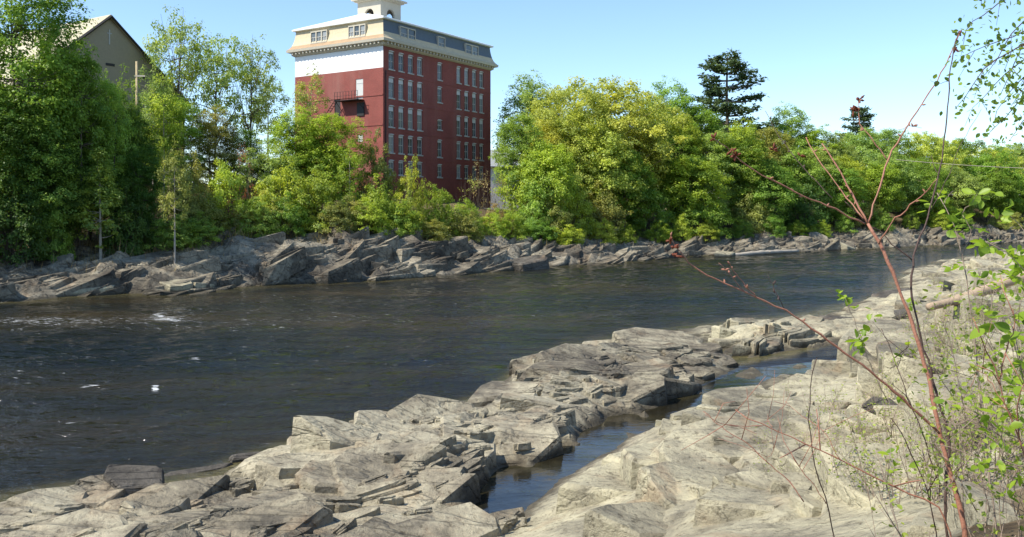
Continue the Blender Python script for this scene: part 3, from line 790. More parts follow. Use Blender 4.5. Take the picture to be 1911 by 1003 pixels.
def pine_proto(seed, H=16.0, sparse=True):
    rng = np.random.default_rng(seed)
    mb = MB()
    mb.tube(resample([(0, 0, -0.6), (0.1, 0, H * .4), (0, 0.1, H * .8), (0, 0, H)], 14), np.linspace(0.32, 0.05, 14), 7)
    Ps = []; Ns = []; Rn = []
    z = H * 0.30
    while z < H * 0.985:
        f = (z - H * 0.30) / (H * 0.70)
        rad = (4.6 * (1 - f)**0.45 + 0.3) * (0.75 if f < 0.2 else 1.0)
        for k in range(rng.integers(4, 6)):
            a = rng.uniform(0, 2 * math.pi); L = rad * rng.uniform(0.55, 1.15)
            d = np.array([math.cos(a), math.sin(a), 0])
            e = np.array([0, 0, z]) + d * L + np.array([0, 0, 0.16 * L + 0.15 * rng.normal()])
            st = np.array([0, 0, z])
            pl = resample([st, st + d * L * 0.55 + np.array([0, 0, 0.02 * L]), e], 7)
            mb.tube(pl, np.linspace(0.085, 0.02, 7), 4, False)
            n = int(55 * L)
            t = 0.30 + 0.72 * rng.random(n)**0.8
            side = np.array([-d[1], d[0], 0])
            w_ = 0.26 * L * (0.35 + np.sin(np.clip(t, 0, 1) * math.pi * 0.85))
            Pq = st + (e - st) * t[:, None] + side * (rng.normal(size=n) * w_ * 0.55)[:, None]
            Pq[:, 2] += rng.normal(0, 0.13, n) + 0.06
            Ps.append(Pq); Ns.append(np.array([0, 0, 1.0]) + rng.normal(size=(n, 3)) * 0.45)
            Rn.append(np.clip(0.5 + 0.2 * rng.normal() + 0.15 * rng.normal(size=n), 0, 1))
        z += rng.uniform(0.55, 0.95) * (1.15 - 0.5 * f)
    Pp = np.concatenate(Ps)
    V, Q, r = leaves(Pp, 0.36, np.concatenate(Ns), np.concatenate(Rn), rng, 0.55)
    crown = np_mesh('pine_crown', V, [Q], M['needle'], False, fattr={'rnd': r})
    return mb.mesh('pine_trunk', M['bark'], True), crown

PROTO = {
 'round': [tree_proto('round', s, 10, 8.5, 300, 80, 0.20, (0.18, 1.0), 0.55) for s in (1, 2, 3)],
 'tall': [tree_proto('round', s, 16, 8.5, 400, 80, 0.20, (0.08, 1.0), 0.58) for s in (4, 5, 6)],
 'airy': [tree_proto('round', s, 10, 7.0, 125, 58, 0.19, (0.30, 1.0), 0.52, 0.2, flat=0.5) for s in (11, 12)],
 'dome': [tree_proto('dome', s, 10, 13.0, 480, 66, 0.20, (0.14, 1.0), 0.55, flat=0.42) for s in (21, 22)],
 'shrub': [tree_proto('shrub', s, 5, 6.0, 170, 62, 0.17, (0.05, 1.0), 0.40) for s in (31, 32, 33)],
 'thin': [tree_proto('shrub', s, 5, 4.5, 30, 30, 0.15, (0.05, 1.0), 0.5, 1.2) for s in (41, 42)],
 'young': [tree_proto('cone', s, 8, 4.5, 130, 55, 0.17, (0.16, 1.0), 0.42, barkm='palebark', flat=0.45) for s in (51,)],
 'slim': [tree_proto('round', s, 9, 4.0, 85, 48, 0.17, (0.30, 1.0), 0.45, barkm='palebark') for s in (61, 62)],
 'pine': [pine_proto(71), pine_proto(72)],
}
DIM = {'tall': (16, 8.5), 'round': (10, 8.5), 'airy': (10, 7), 'dome': (10, 13), 'shrub': (5, 6), 'thin': (5, 4.5), 'young': (8, 4.5), 'slim': (9, 4), 'pine': (16, 8.6)}
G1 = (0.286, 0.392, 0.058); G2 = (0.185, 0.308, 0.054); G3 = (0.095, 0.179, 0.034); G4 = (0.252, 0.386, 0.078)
OAK = (0.385, 0.440, 0.095); OL = (0.286, 0.319, 0.095); RED = (0.336, 0.134, 0.095); BR = (0.280, 0.224, 0.118); GD = (0.101, 0.185, 0.043)
YG = (0.345, 0.435, 0.068); LG = (0.286, 0.398, 0.118)
CNT = [0]
def plant(kind, px, wpx, ytop, d, col, label, cat=None, group=None, name=None, rot=None, zoff=0.0):
    X, Y = at_d(px, d)
    zb = float(far_z(np.array([X]), np.array([Y]), rough=False)[0]) - 0.1 + zoff
    zt = CH - (ytop - HZ) / F * Y
    h = max(zt - zb, 0.8); w = wpx / F * Y
    rng = np.random.default_rng(int(px * 7 + ytop * 3 + 3000))
    if kind == 'round' and h / w > 1.45: kind = 'tall'
    v = PROTO[kind][CNT[0] % len(PROTO[kind])]; CNT[0] += 1
    H0, W0 = DIM[kind]
    base = {'shrub': 'bush', 'thin': 'bush', 'pine': 'pine_tree'}.get(kind, 'tree')
    e = empty(name or base, (X, Y, zb), rng.uniform(0, 6.28) if rot is None else rot)
    e.scale = (w / W0, w / W0, h / H0)
    tag(e, label, cat or {'bush': 'bush', 'pine_tree': 'pine tree', 'tree': 'tree'}[base], group)
    t = link('stems' if base == 'bush' else 'trunk', v[0], e)
    c = link('foliage' if base == 'bush' else 'crown', v[1], e)
    jit = rng.uniform(0.86, 1.14) * rng.uniform(0.95, 1.05, 3)
    c.color = (*[a * b for a, b in zip(col, jit)], 1)
    return e
BANKT = 'trees along the far bank'; BANKB = 'bushes along the far bank'
TREES = [
 # ---- left of the mill
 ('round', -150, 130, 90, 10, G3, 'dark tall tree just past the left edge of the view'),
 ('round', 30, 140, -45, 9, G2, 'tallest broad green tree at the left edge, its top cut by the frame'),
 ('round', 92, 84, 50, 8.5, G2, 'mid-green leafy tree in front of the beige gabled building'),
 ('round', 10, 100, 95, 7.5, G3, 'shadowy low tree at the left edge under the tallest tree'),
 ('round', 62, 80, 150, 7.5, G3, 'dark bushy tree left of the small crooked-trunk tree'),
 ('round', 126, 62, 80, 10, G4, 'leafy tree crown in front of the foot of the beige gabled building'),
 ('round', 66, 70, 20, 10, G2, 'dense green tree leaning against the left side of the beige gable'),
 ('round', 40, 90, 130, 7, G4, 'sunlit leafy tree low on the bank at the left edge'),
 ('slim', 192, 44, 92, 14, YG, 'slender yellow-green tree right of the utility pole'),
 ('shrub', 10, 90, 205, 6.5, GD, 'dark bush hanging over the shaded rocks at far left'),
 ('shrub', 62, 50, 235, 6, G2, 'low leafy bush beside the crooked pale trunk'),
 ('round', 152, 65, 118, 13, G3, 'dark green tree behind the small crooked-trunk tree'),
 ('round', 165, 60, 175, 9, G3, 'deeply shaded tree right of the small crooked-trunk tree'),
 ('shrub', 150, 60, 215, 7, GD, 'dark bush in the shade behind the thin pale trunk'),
 ('slim', 180, 40, 70, 15, LG, 'slender light green tree beside the pale utility pole'),
 ('slim', 146, 44, 84, 12, G2, 'narrow olive tree below the gabled building wall'),
 ('airy', 207, 78, 10, 26, LG, 'tall airy tree with dark bare limbs showing against the sky'),
 ('airy', 252, 72, 36, 27, LG, 'airy light green tree second from the tall one, sky showing through'),
 ('airy', 293, 66, 45, 28, LG, 'rounded airy tree between the tall one and the white-topped mill end'),
 ('slim', 314, 44, 84, 30, LG, 'small airy tree with a dark trunk standing out against a gap of sky'),
 ('round', 205, 75, 106, 16, G4, 'fresh green tree under the tall airy tree'),
 ('round', 248, 70, 128, 15, OL, 'olive brownish tree below the airy trees'),
 ('round', 285, 55, 150, 16, G3, 'dark tree in the hollow behind the reddish bush'),
 ('slim', 205, 36, 170, 3.8, OL, 'thin pale-trunked young tree standing on the rocks at the water'),
 ('shrub', 225, 60, 182, 9.5, OL, 'olive bush right of the thin pale trunk'),
 ('shrub', 262, 62, 186, 8.5, YG, 'yellow-green bush left of the reddish bush'),
 ('shrub', 232, 70, 220, 7.5, OL, 'low olive bush above the tilted grey rock strata'),
 ('thin', 288, 30, 168, 9, RED, 'sparse reddish-leaved bush among the green ones'),
 ('thin', 276, 32, 210, 7.5, RED, 'low brick-red twiggy bush at the foot of the reddish one'),
 ('slim', 362, 44, 80, 19, OL, 'slim olive tree in front of the white upper wall'),
 ('round', 345, 74, 128, 15, G1, 'bright green bushy tree below the white wall of the mill'),
 ('round', 390, 84, 132, 14, G1, 'bright green tree in front of the sunlit brick wall'),
 ('slim', 410, 34, 168, 10, G1, 'young tree with a pale trunk under the iron fire escape'),
 ('shrub', 330, 72, 188, 8.5, YG, 'sunny yellow-green bush right of the reddish bush'),
 ('shrub', 372, 72, 198, 8, G1, 'bright bush above the highest rock outcrop'),
 ('shrub', 310, 60, 225, 7, OL, 'low bush with dry twigs above the tilted rock strata'),
 ('shrub', 438, 50, 158, 12, OL, 'brown budding bush at the corner of the mill'),
 ('thin', 425, 40, 205, 10, RED, 'rusty red bush below the corner of the mill'),
 ('shrub', 440, 55, 206, 8, G1, 'green bush at the foot of the mill corner'),
 ('shrub', 478, 46, 188, 9, YG, 'pointed yellow-green bush covering the lowest mill windows'),
 ('shrub', 512, 48, 214, 8, G1, 'green bush under the middle of the mill front'),
 ('shrub', 465, 60, 228, 7, G1, 'low bush on the rocks left of the dark square outcrop'),
 ('shrub', 415, 60, 232, 6.8, OL, 'low olive bush right above the flat-topped outcrop'),
 ('thin', 548, 40, 205, 9, OL, 'thin olive bush under the right end of the mill'),
 ('thin', 566, 36, 186, 10, BR, 'brown leafless bush at the right end of the mill'),
 ('thin', 588, 34, 205, 9, BR, 'tan twiggy bush in front of the small grey-roofed house'),
 ('shrub', 545, 46, 232, 7.3, G1, 'small green bush at the edge of the rock below the mill'),
 ('shrub', 580, 40, 240, 7.5, BR, 'low brown bush above the big dark block of rock'),
 # ---- between the mill and the pine
 ('round', 622, 84, 90, 24, LG, 'feathery light green tree just right of the mill'),
 ('round', 612, 72, 132, 14, G4, 'fresh green tree in front of the feathery one'),
 ('dome', 705, 178, 92, 17, OAK, 'broad yellow-green oak with a domed crown'),
 ('dome', 668, 120, 108, 15, OAK, 'yellowish left shoulder of trees below the broad oak'),
 ('round', 700, 100, 150, 11, OAK, 'olive tree under the middle of the broad oak'),
 ('dome', 765, 84, 118, 20, OAK, 'brownish budding tree at the right of the broad oak'),
 ('round', 640, 84, 165, 10, G1, 'bright green tree below the left of the broad oak'),
 ('shrub', 625, 54, 205, 8.5, G4, 'green bush at the left end of the oak thicket'),
 ('shrub', 668, 58, 205, 8.5, YG, 'yellow-green bush over the dark bank hollow'),
 ('shrub', 645, 52, 228, 7.6, OL, 'low brownish bush near the big dark block'),
 ('round', 730, 76, 172, 9.5, G2, 'green tree overhanging the shaded bank under the oak'),
 ('shrub', 700, 70, 214, 8.2, OL, 'olive bush overhanging the shaded bank'),
 ('round', 787, 80, 96, 21, G4, 'round-topped mid-green tree left of the pine'),
 ('round', 815, 70, 122, 18, G2, 'deep green tree right in front of the pine trunk'),
 ('round', 790, 76, 150, 13, G2, 'green tree with a dark hollow below the round-topped tree'),
 ('round', 810, 84, 182, 9.5, G1, 'bright green low tree over the bank, left of the pine'),
 ('shrub', 760, 60, 212, 8.5, G2, 'dark green bush over the shadowed rocks'),
 ('shrub', 825, 70, 222, 8, G4, 'light green bush overhanging the water left of the pine'),
 ('pine', 853, 108, 62, 23, G3, 'tall dark pine with open tiered boughs above the other trees'),
 ('round', 872, 66, 150, 17, GD, 'dark green tree at the foot of the pine'),
 ('round', 872, 70, 158, 11, G2, 'shaded tree below the pine'),
 # ---- right of the pine
 ('round', 925, 66, 124, 20, G4, 'fresh green rounded tree right of the pine'),
 ('round', 900, 60, 148, 14, OL, 'brownish olive tree in front of the rounded tree'),
 ('round', 950, 66, 146, 17, G1, 'yellow-green tree sloping down to the right of the rounded tree'),
 ('round', 895, 76, 186, 9.5, G2, 'green tree hanging low over the bank right of the pine'),
 ('shrub', 940, 66, 200, 8.8, GD, 'dark bush behind the sapling tips'),
 ('shrub', 880, 60, 220, 8, OL, 'olive bush low on the bank below the pine'),
 ('round', 978, 60, 158, 15, LG, 'pale green tree between the yellow-green tree and the distant pine'),
 ('pine', 1007, 64, 125, 30, G3, 'small distant pine rising from the right-hand trees'),
 ('round', 1012, 66, 150, 20, LG, 'light green tree around the foot of the distant pine'),
 ('round', 980, 70, 192, 9.5, G2, 'mid-green tree over the bank behind the red sapling'),
 ('round', 1045, 60, 150, 24, G4, 'green tree right of the distant pine'),
 ('dome', 1085, 84, 154, 20, OAK, 'yellow-green dome-shaped tree in the right-hand distance'),
 ('round', 1030, 66, 190, 10, G1, 'bright tree on the bank behind the fork of the sapling'),
 ('round', 1078, 62, 196, 9.5, G2, 'dark green tree on the bank below the yellow-green dome'),
 ('round', 1122, 60, 162, 22, G2, 'green tree next right of the distant yellow-green dome'),
 ('dome', 1160, 76, 170, 22, OAK, 'second yellow-green dome-shaped tree nearer the right edge'),
 ('round', 1120, 60, 200, 10, LG, 'light green tree on the bank behind the dark stem'),
 ('round', 1160, 62, 202, 10, G2, 'green bank tree behind the hanging birch twigs'),
 ('round', 1196, 60, 166, 22, LG, 'pale green tree at the right edge of the far woods'),
 ('round', 1200, 62, 204, 10, G2, 'green bank tree at the right edge of the photo'),
 ('shrub', 1010, 52, 226, 8.3, OL, 'low olive bush above the pale far rocks'),
 ('shrub', 1100, 50, 230, 8.3, G1, 'small bright bush above the pale far rocks'),
]
for i in range(9):
    px = 1245 + i * 48
    TREES.append(('dome' if i % 3 == 2 else 'round', px, 70, 166 - i * 2, 18, [G2, LG, OAK][i % 3], None))
for k in TREES:
    kind = k[0]
    grp = BANKB if kind in ('shrub', 'thin') else BANKT
    lab = k[6] or 'tree of the far woods that continue past the right edge'
    plant(*k[:6], lab, group=grp if k[6] else 'woods past the right edge')
rf = np.random.default_rng(808)
for px in np.arange(205, 1225, 33.0):                      # unbroken fringe of shrubs along the top of the rocks
    px += rf.uniform(-9, 9); d = rf.uniform(5.6, 7.6) - (1.2 if px > 640 else 0); X, Y = at_d(px, d)
    yb = HZ + (CH - float(far_z(np.array([X]), np.array([Y]), rough=False)[0])) * F / Y
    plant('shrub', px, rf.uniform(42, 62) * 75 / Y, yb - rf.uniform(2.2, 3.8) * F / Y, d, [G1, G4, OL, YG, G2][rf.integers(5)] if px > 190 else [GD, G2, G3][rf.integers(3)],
          'low leafy shrub in the fringe of greenery overhanging the far rocks', group='fringe of shrubs above the far rocks')
for x0_, x1_, yt in ((-10, 165, 105), (325, 400, 165), (632, 1215, 0)):
    for px in np.arange(x0_, x1_, 40.0):                   # second row that closes the wood
        px += rf.uniform(-12, 12)
        y_ = yt if yt else np.interp(px, [600, 640, 780, 840, 960, 1040, 1220], [150, 130, 128, 140, 165, 180, 182])
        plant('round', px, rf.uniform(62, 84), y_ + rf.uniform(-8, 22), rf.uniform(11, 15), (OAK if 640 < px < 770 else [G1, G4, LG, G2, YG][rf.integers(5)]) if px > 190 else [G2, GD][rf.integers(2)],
              'leafy tree of the second row that closes the wood on the far bank', group='second row of trees on the far bank')
# the small tree with a crooked pale trunk
e = plant('young', 118, 66, 178, 5.4, (0.29, 0.42, 0.085), 'small bright green tree with a crooked pale trunk on the shaded rocks', group=BANKT)
# far woods that close the view behind the individual trees
def back_wood():
    rng = np.random.default_rng(99)
    Ps, Ns, Rn = [], [], []
    for px in np.arange(-420, 1900, 9.0):
        d = 42 + 14 * rng.random()
        X, Y = at_d(px, d)
        if px < 700: continue
        zb = float(far_z(np.array([X]), np.array([Y]), rough=False)[0])
        ytop = np.interp(px, [600, 780, 900, 960, 1040, 1200, 1400, 1900], [125, 125, 150, 168, 172, 178, 178, 170]) + rng.uniform(-6, 8)
        zt = CH - (ytop - HZ) / F * Y
        h = max(zt - zb, 4)
        for k in range(16):
            c = np.array([X + rng.normal(0, 2.2), Y + rng.normal(0, 2.2), zb + h * rng.uniform(0.15, 0.97)])
            n = 70
            o = unit(rng.normal(size=(n, 3))) * rng.random((n, 1))**0.5 * np.array([1.5, 1.5, 1.0])
            Ps.append(c + o); Ns.append(o * 0.4 + np.array([0, 0, 0.7]) + rng.normal(size=(n, 3)) * 0.6)
            Rn.append(np.clip(0.45 + 0.25 * rng.normal() + 0.15 * rng.normal(size=n), 0, 1))
    V, Q, r = leaves(np.concatenate(Ps), 0.42, np.concatenate(Ns), np.concatenate(Rn), rng)
    me = np_mesh('distant_woods', V, [Q], M['leaf'], False, fattr={'rnd': r})
    o = link('distant_woods', me); o.color = (0.085, 0.15, 0.032, 1)
    tag(o, 'mass of distant green woods behind the right-hand bank trees', 'woods', kind='stuff')
back_wood()

# dry grass and brush on top of the far rocks
def far_brush():
    rng = np.random.default_rng(5)
    n = 26000
    px = rng.uniform(-30, 1230, n)
    k = np.linspace(-30, 1230, 300)
    base = np.array([at_d(p, 7.6) for p in k])
    bx = np.interp(px, k, base[:, 0]); by = np.interp(px, k, base[:, 1])
    off = rng.normal(0.4, 1.7, n)
    nx, ny = -0.68, 0.73
    X = bx + nx * off; Y = by + ny * off
    clump = vnoise(X / 2.2, Y / 2.2, 4) + 0.5
    kp = rng.random(n) < clump * 1.3
    X, Y = X[kp], Y[kp]; n = len(X)
    Zb = far_z(X, Y)
    hgt = rng.uniform(0.25, 1.1, n)
    lean = rng.normal(0, 0.35, (n, 2)) * hgt[:, None]
    wv = rng.uniform(0.015, 0.04, n)
    a = rng.uniform(0, math.pi, n)
    B = np.stack([X, Y, Zb - 0.05], 1); T = np.stack([X + lean[:, 0], Y + lean[:, 1], Zb + hgt], 1)
    s = np.stack([np.cos(a) * wv, np.sin(a) * wv, np.zeros(n)], 1)
    V = np.stack([B - s, B + s, T], 1).reshape(-1, 3)
    me = np_mesh('dry_brush', V, [np.arange(3 * n).reshape(n, 3)], M['dry'], False, fattr={'rnd': rng.random(n)})
    tag(link('dry_brush', me), 'dry tan grass and brush fringing the top of the far rocks', 'brush', kind='stuff')
far_brush()

# ------------------------------------------------------------------ the brick mill
HEAD = R(33)                                   # direction of the river front
BX, BY = P(449, 47, 105)[:2]
UX = np.array([math.sin(HEAD), math.cos(HEAD)])            # along the river front
VX = np.array([-math.cos(HEAD), math.sin(HEAD)])           # along the sunlit end wall
LEN, DEP = 22.3, 14.6
ZB, ZT = 6.0, CH + (HZ - 50) / F * 105                     # foot and top of the walls
mill = empty('brick_mill', (BX, BY, 0), math.atan2(UX[1], UX[0]))   # local x = river front, local y = end wall
tag(mill, 'tall red brick mill with mansard roof, white upper end wall and cupola', 'mill building')
def front_t(px):   # distance along the front seen at column px
    k = (px - CX) / F
    return (k * BY - BX) / (UX[0] - k * UX[1])
def end_t(px):
    k = (px - CX) / F
    return (k * BY - BX) / (VX[0] - k * VX[1])
def fz(px, py, end=False):
    t = end_t(px) if end else front_t(px)
    y = BY + t * (VX[1] if end else UX[1])
    return CH + (HZ - py) / F * y

def zoompx(zx, zy): return 320 + zx / 4.18, zy / 4.18
wins = []   # (x0,x1,z0,z1,kind) on the front
xs_l = [(562, 598), (612, 644), (658, 690), (703, 735)]
xs_r = [(898, 922), (936, 960), (974, 998), (1009, 1033)]
rows_l = [(253, 340), (380, 480), (520, 622), (660, 748), (787, 855)]
rows_c = [(310, 392), (428, 502), (590, 636), (688, 770), (808, 868)]
tcol = [front_t(zoompx((a + b) / 2, 0)[0]) for a, b in xs_l] + [front_t(zoompx(817, 0)[0])] + [front_t(zoompx((a + b) / 2, 0)[0]) for a, b in xs_r]
for r in range(5):
    zt = fz(*zoompx(580, rows_l[r][0])); zb = fz(*zoompx(580, rows_l[r][1]))
    for c in range(9):
        if c == 4:
            z1 = fz(*zoompx(817, rows_c[r][0])); z0 = fz(*zoompx(817, rows_c[r][1]))
        else: z1, z0 = zt, zb
        wd = 1.02 if c < 4 else (0.95 if c > 4 else 0.98)
        wins.append((tcol[c] - wd / 2, tcol[c] + wd / 2, z0, z1, 'board' if r in (1, 2) and c != 4 else ('small' if (r == 2 and c == 4) else 'plain')))

def wall_with_holes(mb, L, z0, z1, holes, y=0.0, depth=0.28, flip=False):
    """wall in the x-z plane with reveals; holes are x0,x1,z0,z1"""
    xs = sorted({0.0, L} | {h[0] for h in holes} | {h[1] for h in holes})
    zs = sorted({z0, z1} | {h[2] for h in holes} | {h[3] for h in holes})
    for i in range(len(xs) - 1):
        for j in range(len(zs) - 1):
            mx, mz = (xs[i] + xs[i + 1]) / 2, (zs[j] + zs[j + 1]) / 2
            if any(h[0] < mx < h[1] and h[2] < mz < h[3] for h in holes): continue
            mb.poly([(xs[i], y, zs[j]), (xs[i + 1], y, zs[j]), (xs[i + 1], y, zs[j + 1]), (xs[i], y, zs[j + 1])])
    for a, b, c, d in [h[:4] for h in holes]:
        for p, q in (((a, c), (b, c)), ((b, c), (b, d)), ((b, d), (a, d)), ((a, d), (a, c))):
            mb.poly([(p[0], y, p[1]), (p[0], y + depth, p[1]), (q[0], y + depth, q[1]), (q[0], y, q[1])])

mb = MB(); wall_with_holes(mb, LEN, ZB, ZT, wins)
mb.poly([(LEN, 0, ZB), (LEN, DEP, ZB), (LEN, DEP, ZT), (LEN, 0, ZT)])
mb.poly([(LEN, DEP, ZB), (0, DEP, ZB), (0, DEP, ZT), (LEN, DEP, ZT)])
mb.poly([(0, 0, ZT), (LEN, 0, ZT), (LEN, DEP, ZT), (0, DEP, ZT)])
# end wall (x = 0), brick up to the white band, with its door and window openings
zw = fz(446, 79, True)
ew = [(end_t(425.5), end_t(417), fz(421, 116, True), fz(421, 92.5, True)), (end_t(425), end_t(419), fz(422, 166, True), fz(422, 158, True)),
      (end_t(399), end_t(392), fz(395, 137, True), fz(395, 116, True))]
def endwall(z0, z1, holes, x=0.0):
    t = MB(); wall_with_holes(t, DEP, z0, z1, holes)
    for v in t.v:
        v[:] = np.stack([v[:, 1] + x, v[:, 0], v[:, 2]], 1)
    return t
et = endwall(ZB, zw, ew)
for v, f in zip(et.v, et.f): mb.add(v, [f * 0 + np.arange(4)[None]])
mb.box(0.32, LEN - 0.05, 0.32, DEP - 0.05, ZB, ZT - 0.1)
mb.build('brick_wall', M['brick'], mill)
wp = endwall(zw, ZT, [])
wp.build('white_upper_wall', M['whitepaint'], mill)['label'] = 'white painted upper part of the end wall'
mb = MB()                                                     # projecting belts of brick between storeys and downpipe
for r in range(4):
    z = (wins[r * 9][2] + wins[(r + 1) * 9][3]) / 2
    mb.box(0.002, LEN - 0.002, -0.035, -0.001, z - 0.1, z + 0.04)
for z in (fz(440, 111, True), fz(440, 146, True)):
    mb.box(-0.06, -0.002, 0.05, DEP - 0.05, z - 0.12, z + 0.05)
mb.build('belt_course', M['brick'], mill)
mb = MB(); mb.tube([(0.35, -0.12, ZB), (0.35, -0.12, ZT - 3.2)], 0.06, 6)
mb.build('downpipe', M['iron'], mill)
# windows: one part each, sharing a few meshes
def window_meshes(w, h, kind):
    fr = MB(); t = 0.09; y0, y1 = 0.13, 0.23
    hb = 0.2 * h if kind == 'board' else (0.08 * h if kind == 'plain' else 0)
    fr.box(-w / 2, -w / 2 + t, y0, y1, 0, h); fr.box(w / 2 - t, w / 2, y0, y1, 0, h)
    fr.box(-w / 2 + t, w / 2 - t, y0, y1, 0, t); fr.box(-w / 2 + t, w / 2 - t, y0, y1, h - t, h)
    fr.box(-w / 2 + t, w / 2 - t, y0 + 0.01, y1 - 0.01, (h - hb) * 0.5 - 0.035, (h - hb) * 0.5 + 0.035)
    fr.box(-0.025, 0.025, y0 + 0.02, y1 - 0.02, t, h - t - hb)
    pn = MB(); pn.box(-w / 2 + t, w / 2 - t, y1 - 0.045, y1 - 0.03, t, h - t - hb)
    si = MB(); si.box(-w / 2 - 0.08, w / 2 + 0.08, -0.09, 0.05, -0.14, -0.003)
    hd = MB()
    n = 9; arc = [(-w / 2 * math.cos(math.pi * i / (n - 1)), 0.12 * w * math.sin(math.pi * i / (n - 1))) for i in range(n)]
    hd.poly([(x, -0.02, h + z + 0.002) for x, z in arc])
    for i in range(n - 1):
        hd.poly([(arc[i][0], -0.02, h + arc[i][1]), (arc[i][0], 0.0, h + arc[i][1]), (arc[i + 1][0], 0.0, h + arc[i + 1][1]), (arc[i + 1][0], -0.02, h + arc[i + 1][1])])
    if hb: hd.box(-w / 2 + t, w / 2 - t, y0 - 0.02, y1 - 0.02, h - t - hb, h - t)
    return fr.mesh('frame', M['frame']), pn.mesh('pane', M['glass']), si.mesh('sill', M['frame']), hd.mesh('head_board', M['board'])
cache = {}
for i, (a, b_, z0, z1, kind) in enumerate(wins):
    w_, h_ = b_ - a, z1 - z0
    key = (round(w_, 2), round(h_, 2), kind)
    if key not in cache: cache[key] = window_meshes(w_, h_, kind)
    fr, pn, si, hd = cache[key]
    f = link('window', fr, mill, ((a + b_) / 2, 0, z0))
    link('pane', pn, f); link('sill', si, f); link('head_board', hd, f)
# boarded openings of the end wall
for a, b_, z0, z1 in ew[:2]:
    lo, hi = min(a, b_), max(a, b_)
    mb = MB(); mb.box(0.05, 0.09, lo + 0.002, hi - 0.002, z0 + 0.002, z1 - 0.002)
    if z1 - z0 > 1.5: mb.box(0.02, 0.05, lo + 0.05, hi - 0.05, z0 + 0.78 * (z1 - z0), z0 + 0.80 * (z1 - z0))
    mb.build('boarded_window', M['board'], mill)
lo, hi, z0, z1 = min(ew[2][:2]), max(ew[2][:2]), ew[2][2], ew[2][3]
mb = MB(); mb.box(0.08, 0.12, lo, hi, z0, z1); mb.build('door', M['iron'], mill)
# fire escape
fe = MB(); zf = fz(420, 117.5, True)
ta, tb = end_t(427), end_t(400)
fe.box(-1.2, -0.02, ta, tb, zf - 0.06, zf)
for t in np.linspace(ta, tb, 9): fe.box(-1.2, -1.16, t - 0.02, t + 0.02, zf, zf + 1.0)
for z in (0.5, 1.0): fe.box(-1.19, -1.15, ta, tb, zf + z - 0.03, zf + z)
for t in (ta + .1, tb - .1): fe.tube([(-1.15, t, zf - 0.05), (-0.02, t, zf - 1.1)], 0.04, 4)
for s_ in (-1.1, -0.6): fe.tube([(s_, tb + 0.1, zf), (s_, tb + 3.0, zf - 3.2)], 0.05, 4)
for i in range(12): fe.box(-1.1, -0.6, tb + .1 + i * 0.25, tb + .2 + i * 0.25, zf - i * .27 - .05, zf - i * .27)
fe.box(-0.12, -0.01, end_t(427), end_t(419), zf - 1.9, zf - 0.3)  # dark box stands for the dark opening and shadow below the landing
fe.build('fire_escape', M['iron'], mill)
# cornice, mansard with flared foot, low roof
def ring(o, z): return [(-o, -o, z), (LEN + o, -o, z), (LEN + o, DEP + o, z), (-o, DEP + o, z)]
def loft(mb, rings, sides=(0, 1, 2, 3)):
    for a, b_ in zip(rings[:-1], rings[1:]):
        for k in sides:
            mb.poly([a[k], a[(k + 1) % 4], b_[(k + 1) % 4], b_[k]])
mb = MB(); c0 = ZT
loft(mb, [ring(0.06, c0 - 0.35), ring(0.30, c0 - 0.2), ring(0.34, c0 + 0.05), ring(0.75, c0 + 0.16), ring(0.80, c0 + 0.45), ring(0.70, c0 + 0.48)])
for x in np.arange(0.1, LEN, 0.62): mb.box(x, x + 0.2, -0.62, -0.30, c0 - 0.12, c0 + 0.12)
for y in np.arange(0.1, DEP, 0.62): mb.box(-0.62, -0.30, y, y + 0.2, c0 - 0.12, c0 + 0.12)
mb.build('cornice', M['trim'], mill)
prof = [(0.72, 0.48), (0.50, 0.68), (0.30, 0.98), (0.16, 1.35), (0.05, 1.8), (-0.03, 2.3), (-0.08, 2.85)]
rings = [ring(o, c0 + z) for o, z in prof]
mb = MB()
loft(mb.mat(0), rings[:3], (3,)); loft(mb.mat(1), rings[2:], (3,))  # end slope is tan slate over a rusty foot
mb.build('end_mansard', [M['rustslate'], M['tanslate']], mill)['label'] = 'tan peeling mansard slope over the end wall'
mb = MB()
loft(mb.mat(0), rings[:4], (0, 1, 2)); loft(mb.mat(1), rings[3:], (0, 1, 2))  # lighter tan flare puts light on the upturned foot into the colour
mb.build('front_mansard', [M['tanslate'], M['slate']], mill)['label'] = 'blue-grey slate mansard slope over the river front'
zr = c0 + 2.85
mb = MB()
loft(mb, [ring(-0.09, zr - 0.02), ring(0.28, zr + 0.02), ring(0.30, zr + 0.2), ring(0.2, zr + 0.25)])
a = ring(0.2, zr + 0.25)
rg = [(4.6, DEP / 2, zr + 2.3), (LEN - 4.6, DEP / 2, zr + 2.3)]
mb.poly([a[0], a[1], rg[1], rg[0]]); mb.poly([a[1], a[2], rg[1]]); mb.poly([a[2], a[3], rg[0], rg[1]]); mb.poly([a[3], a[0], rg[0]])
mb.build('roof', M['roofwhite'], mill)
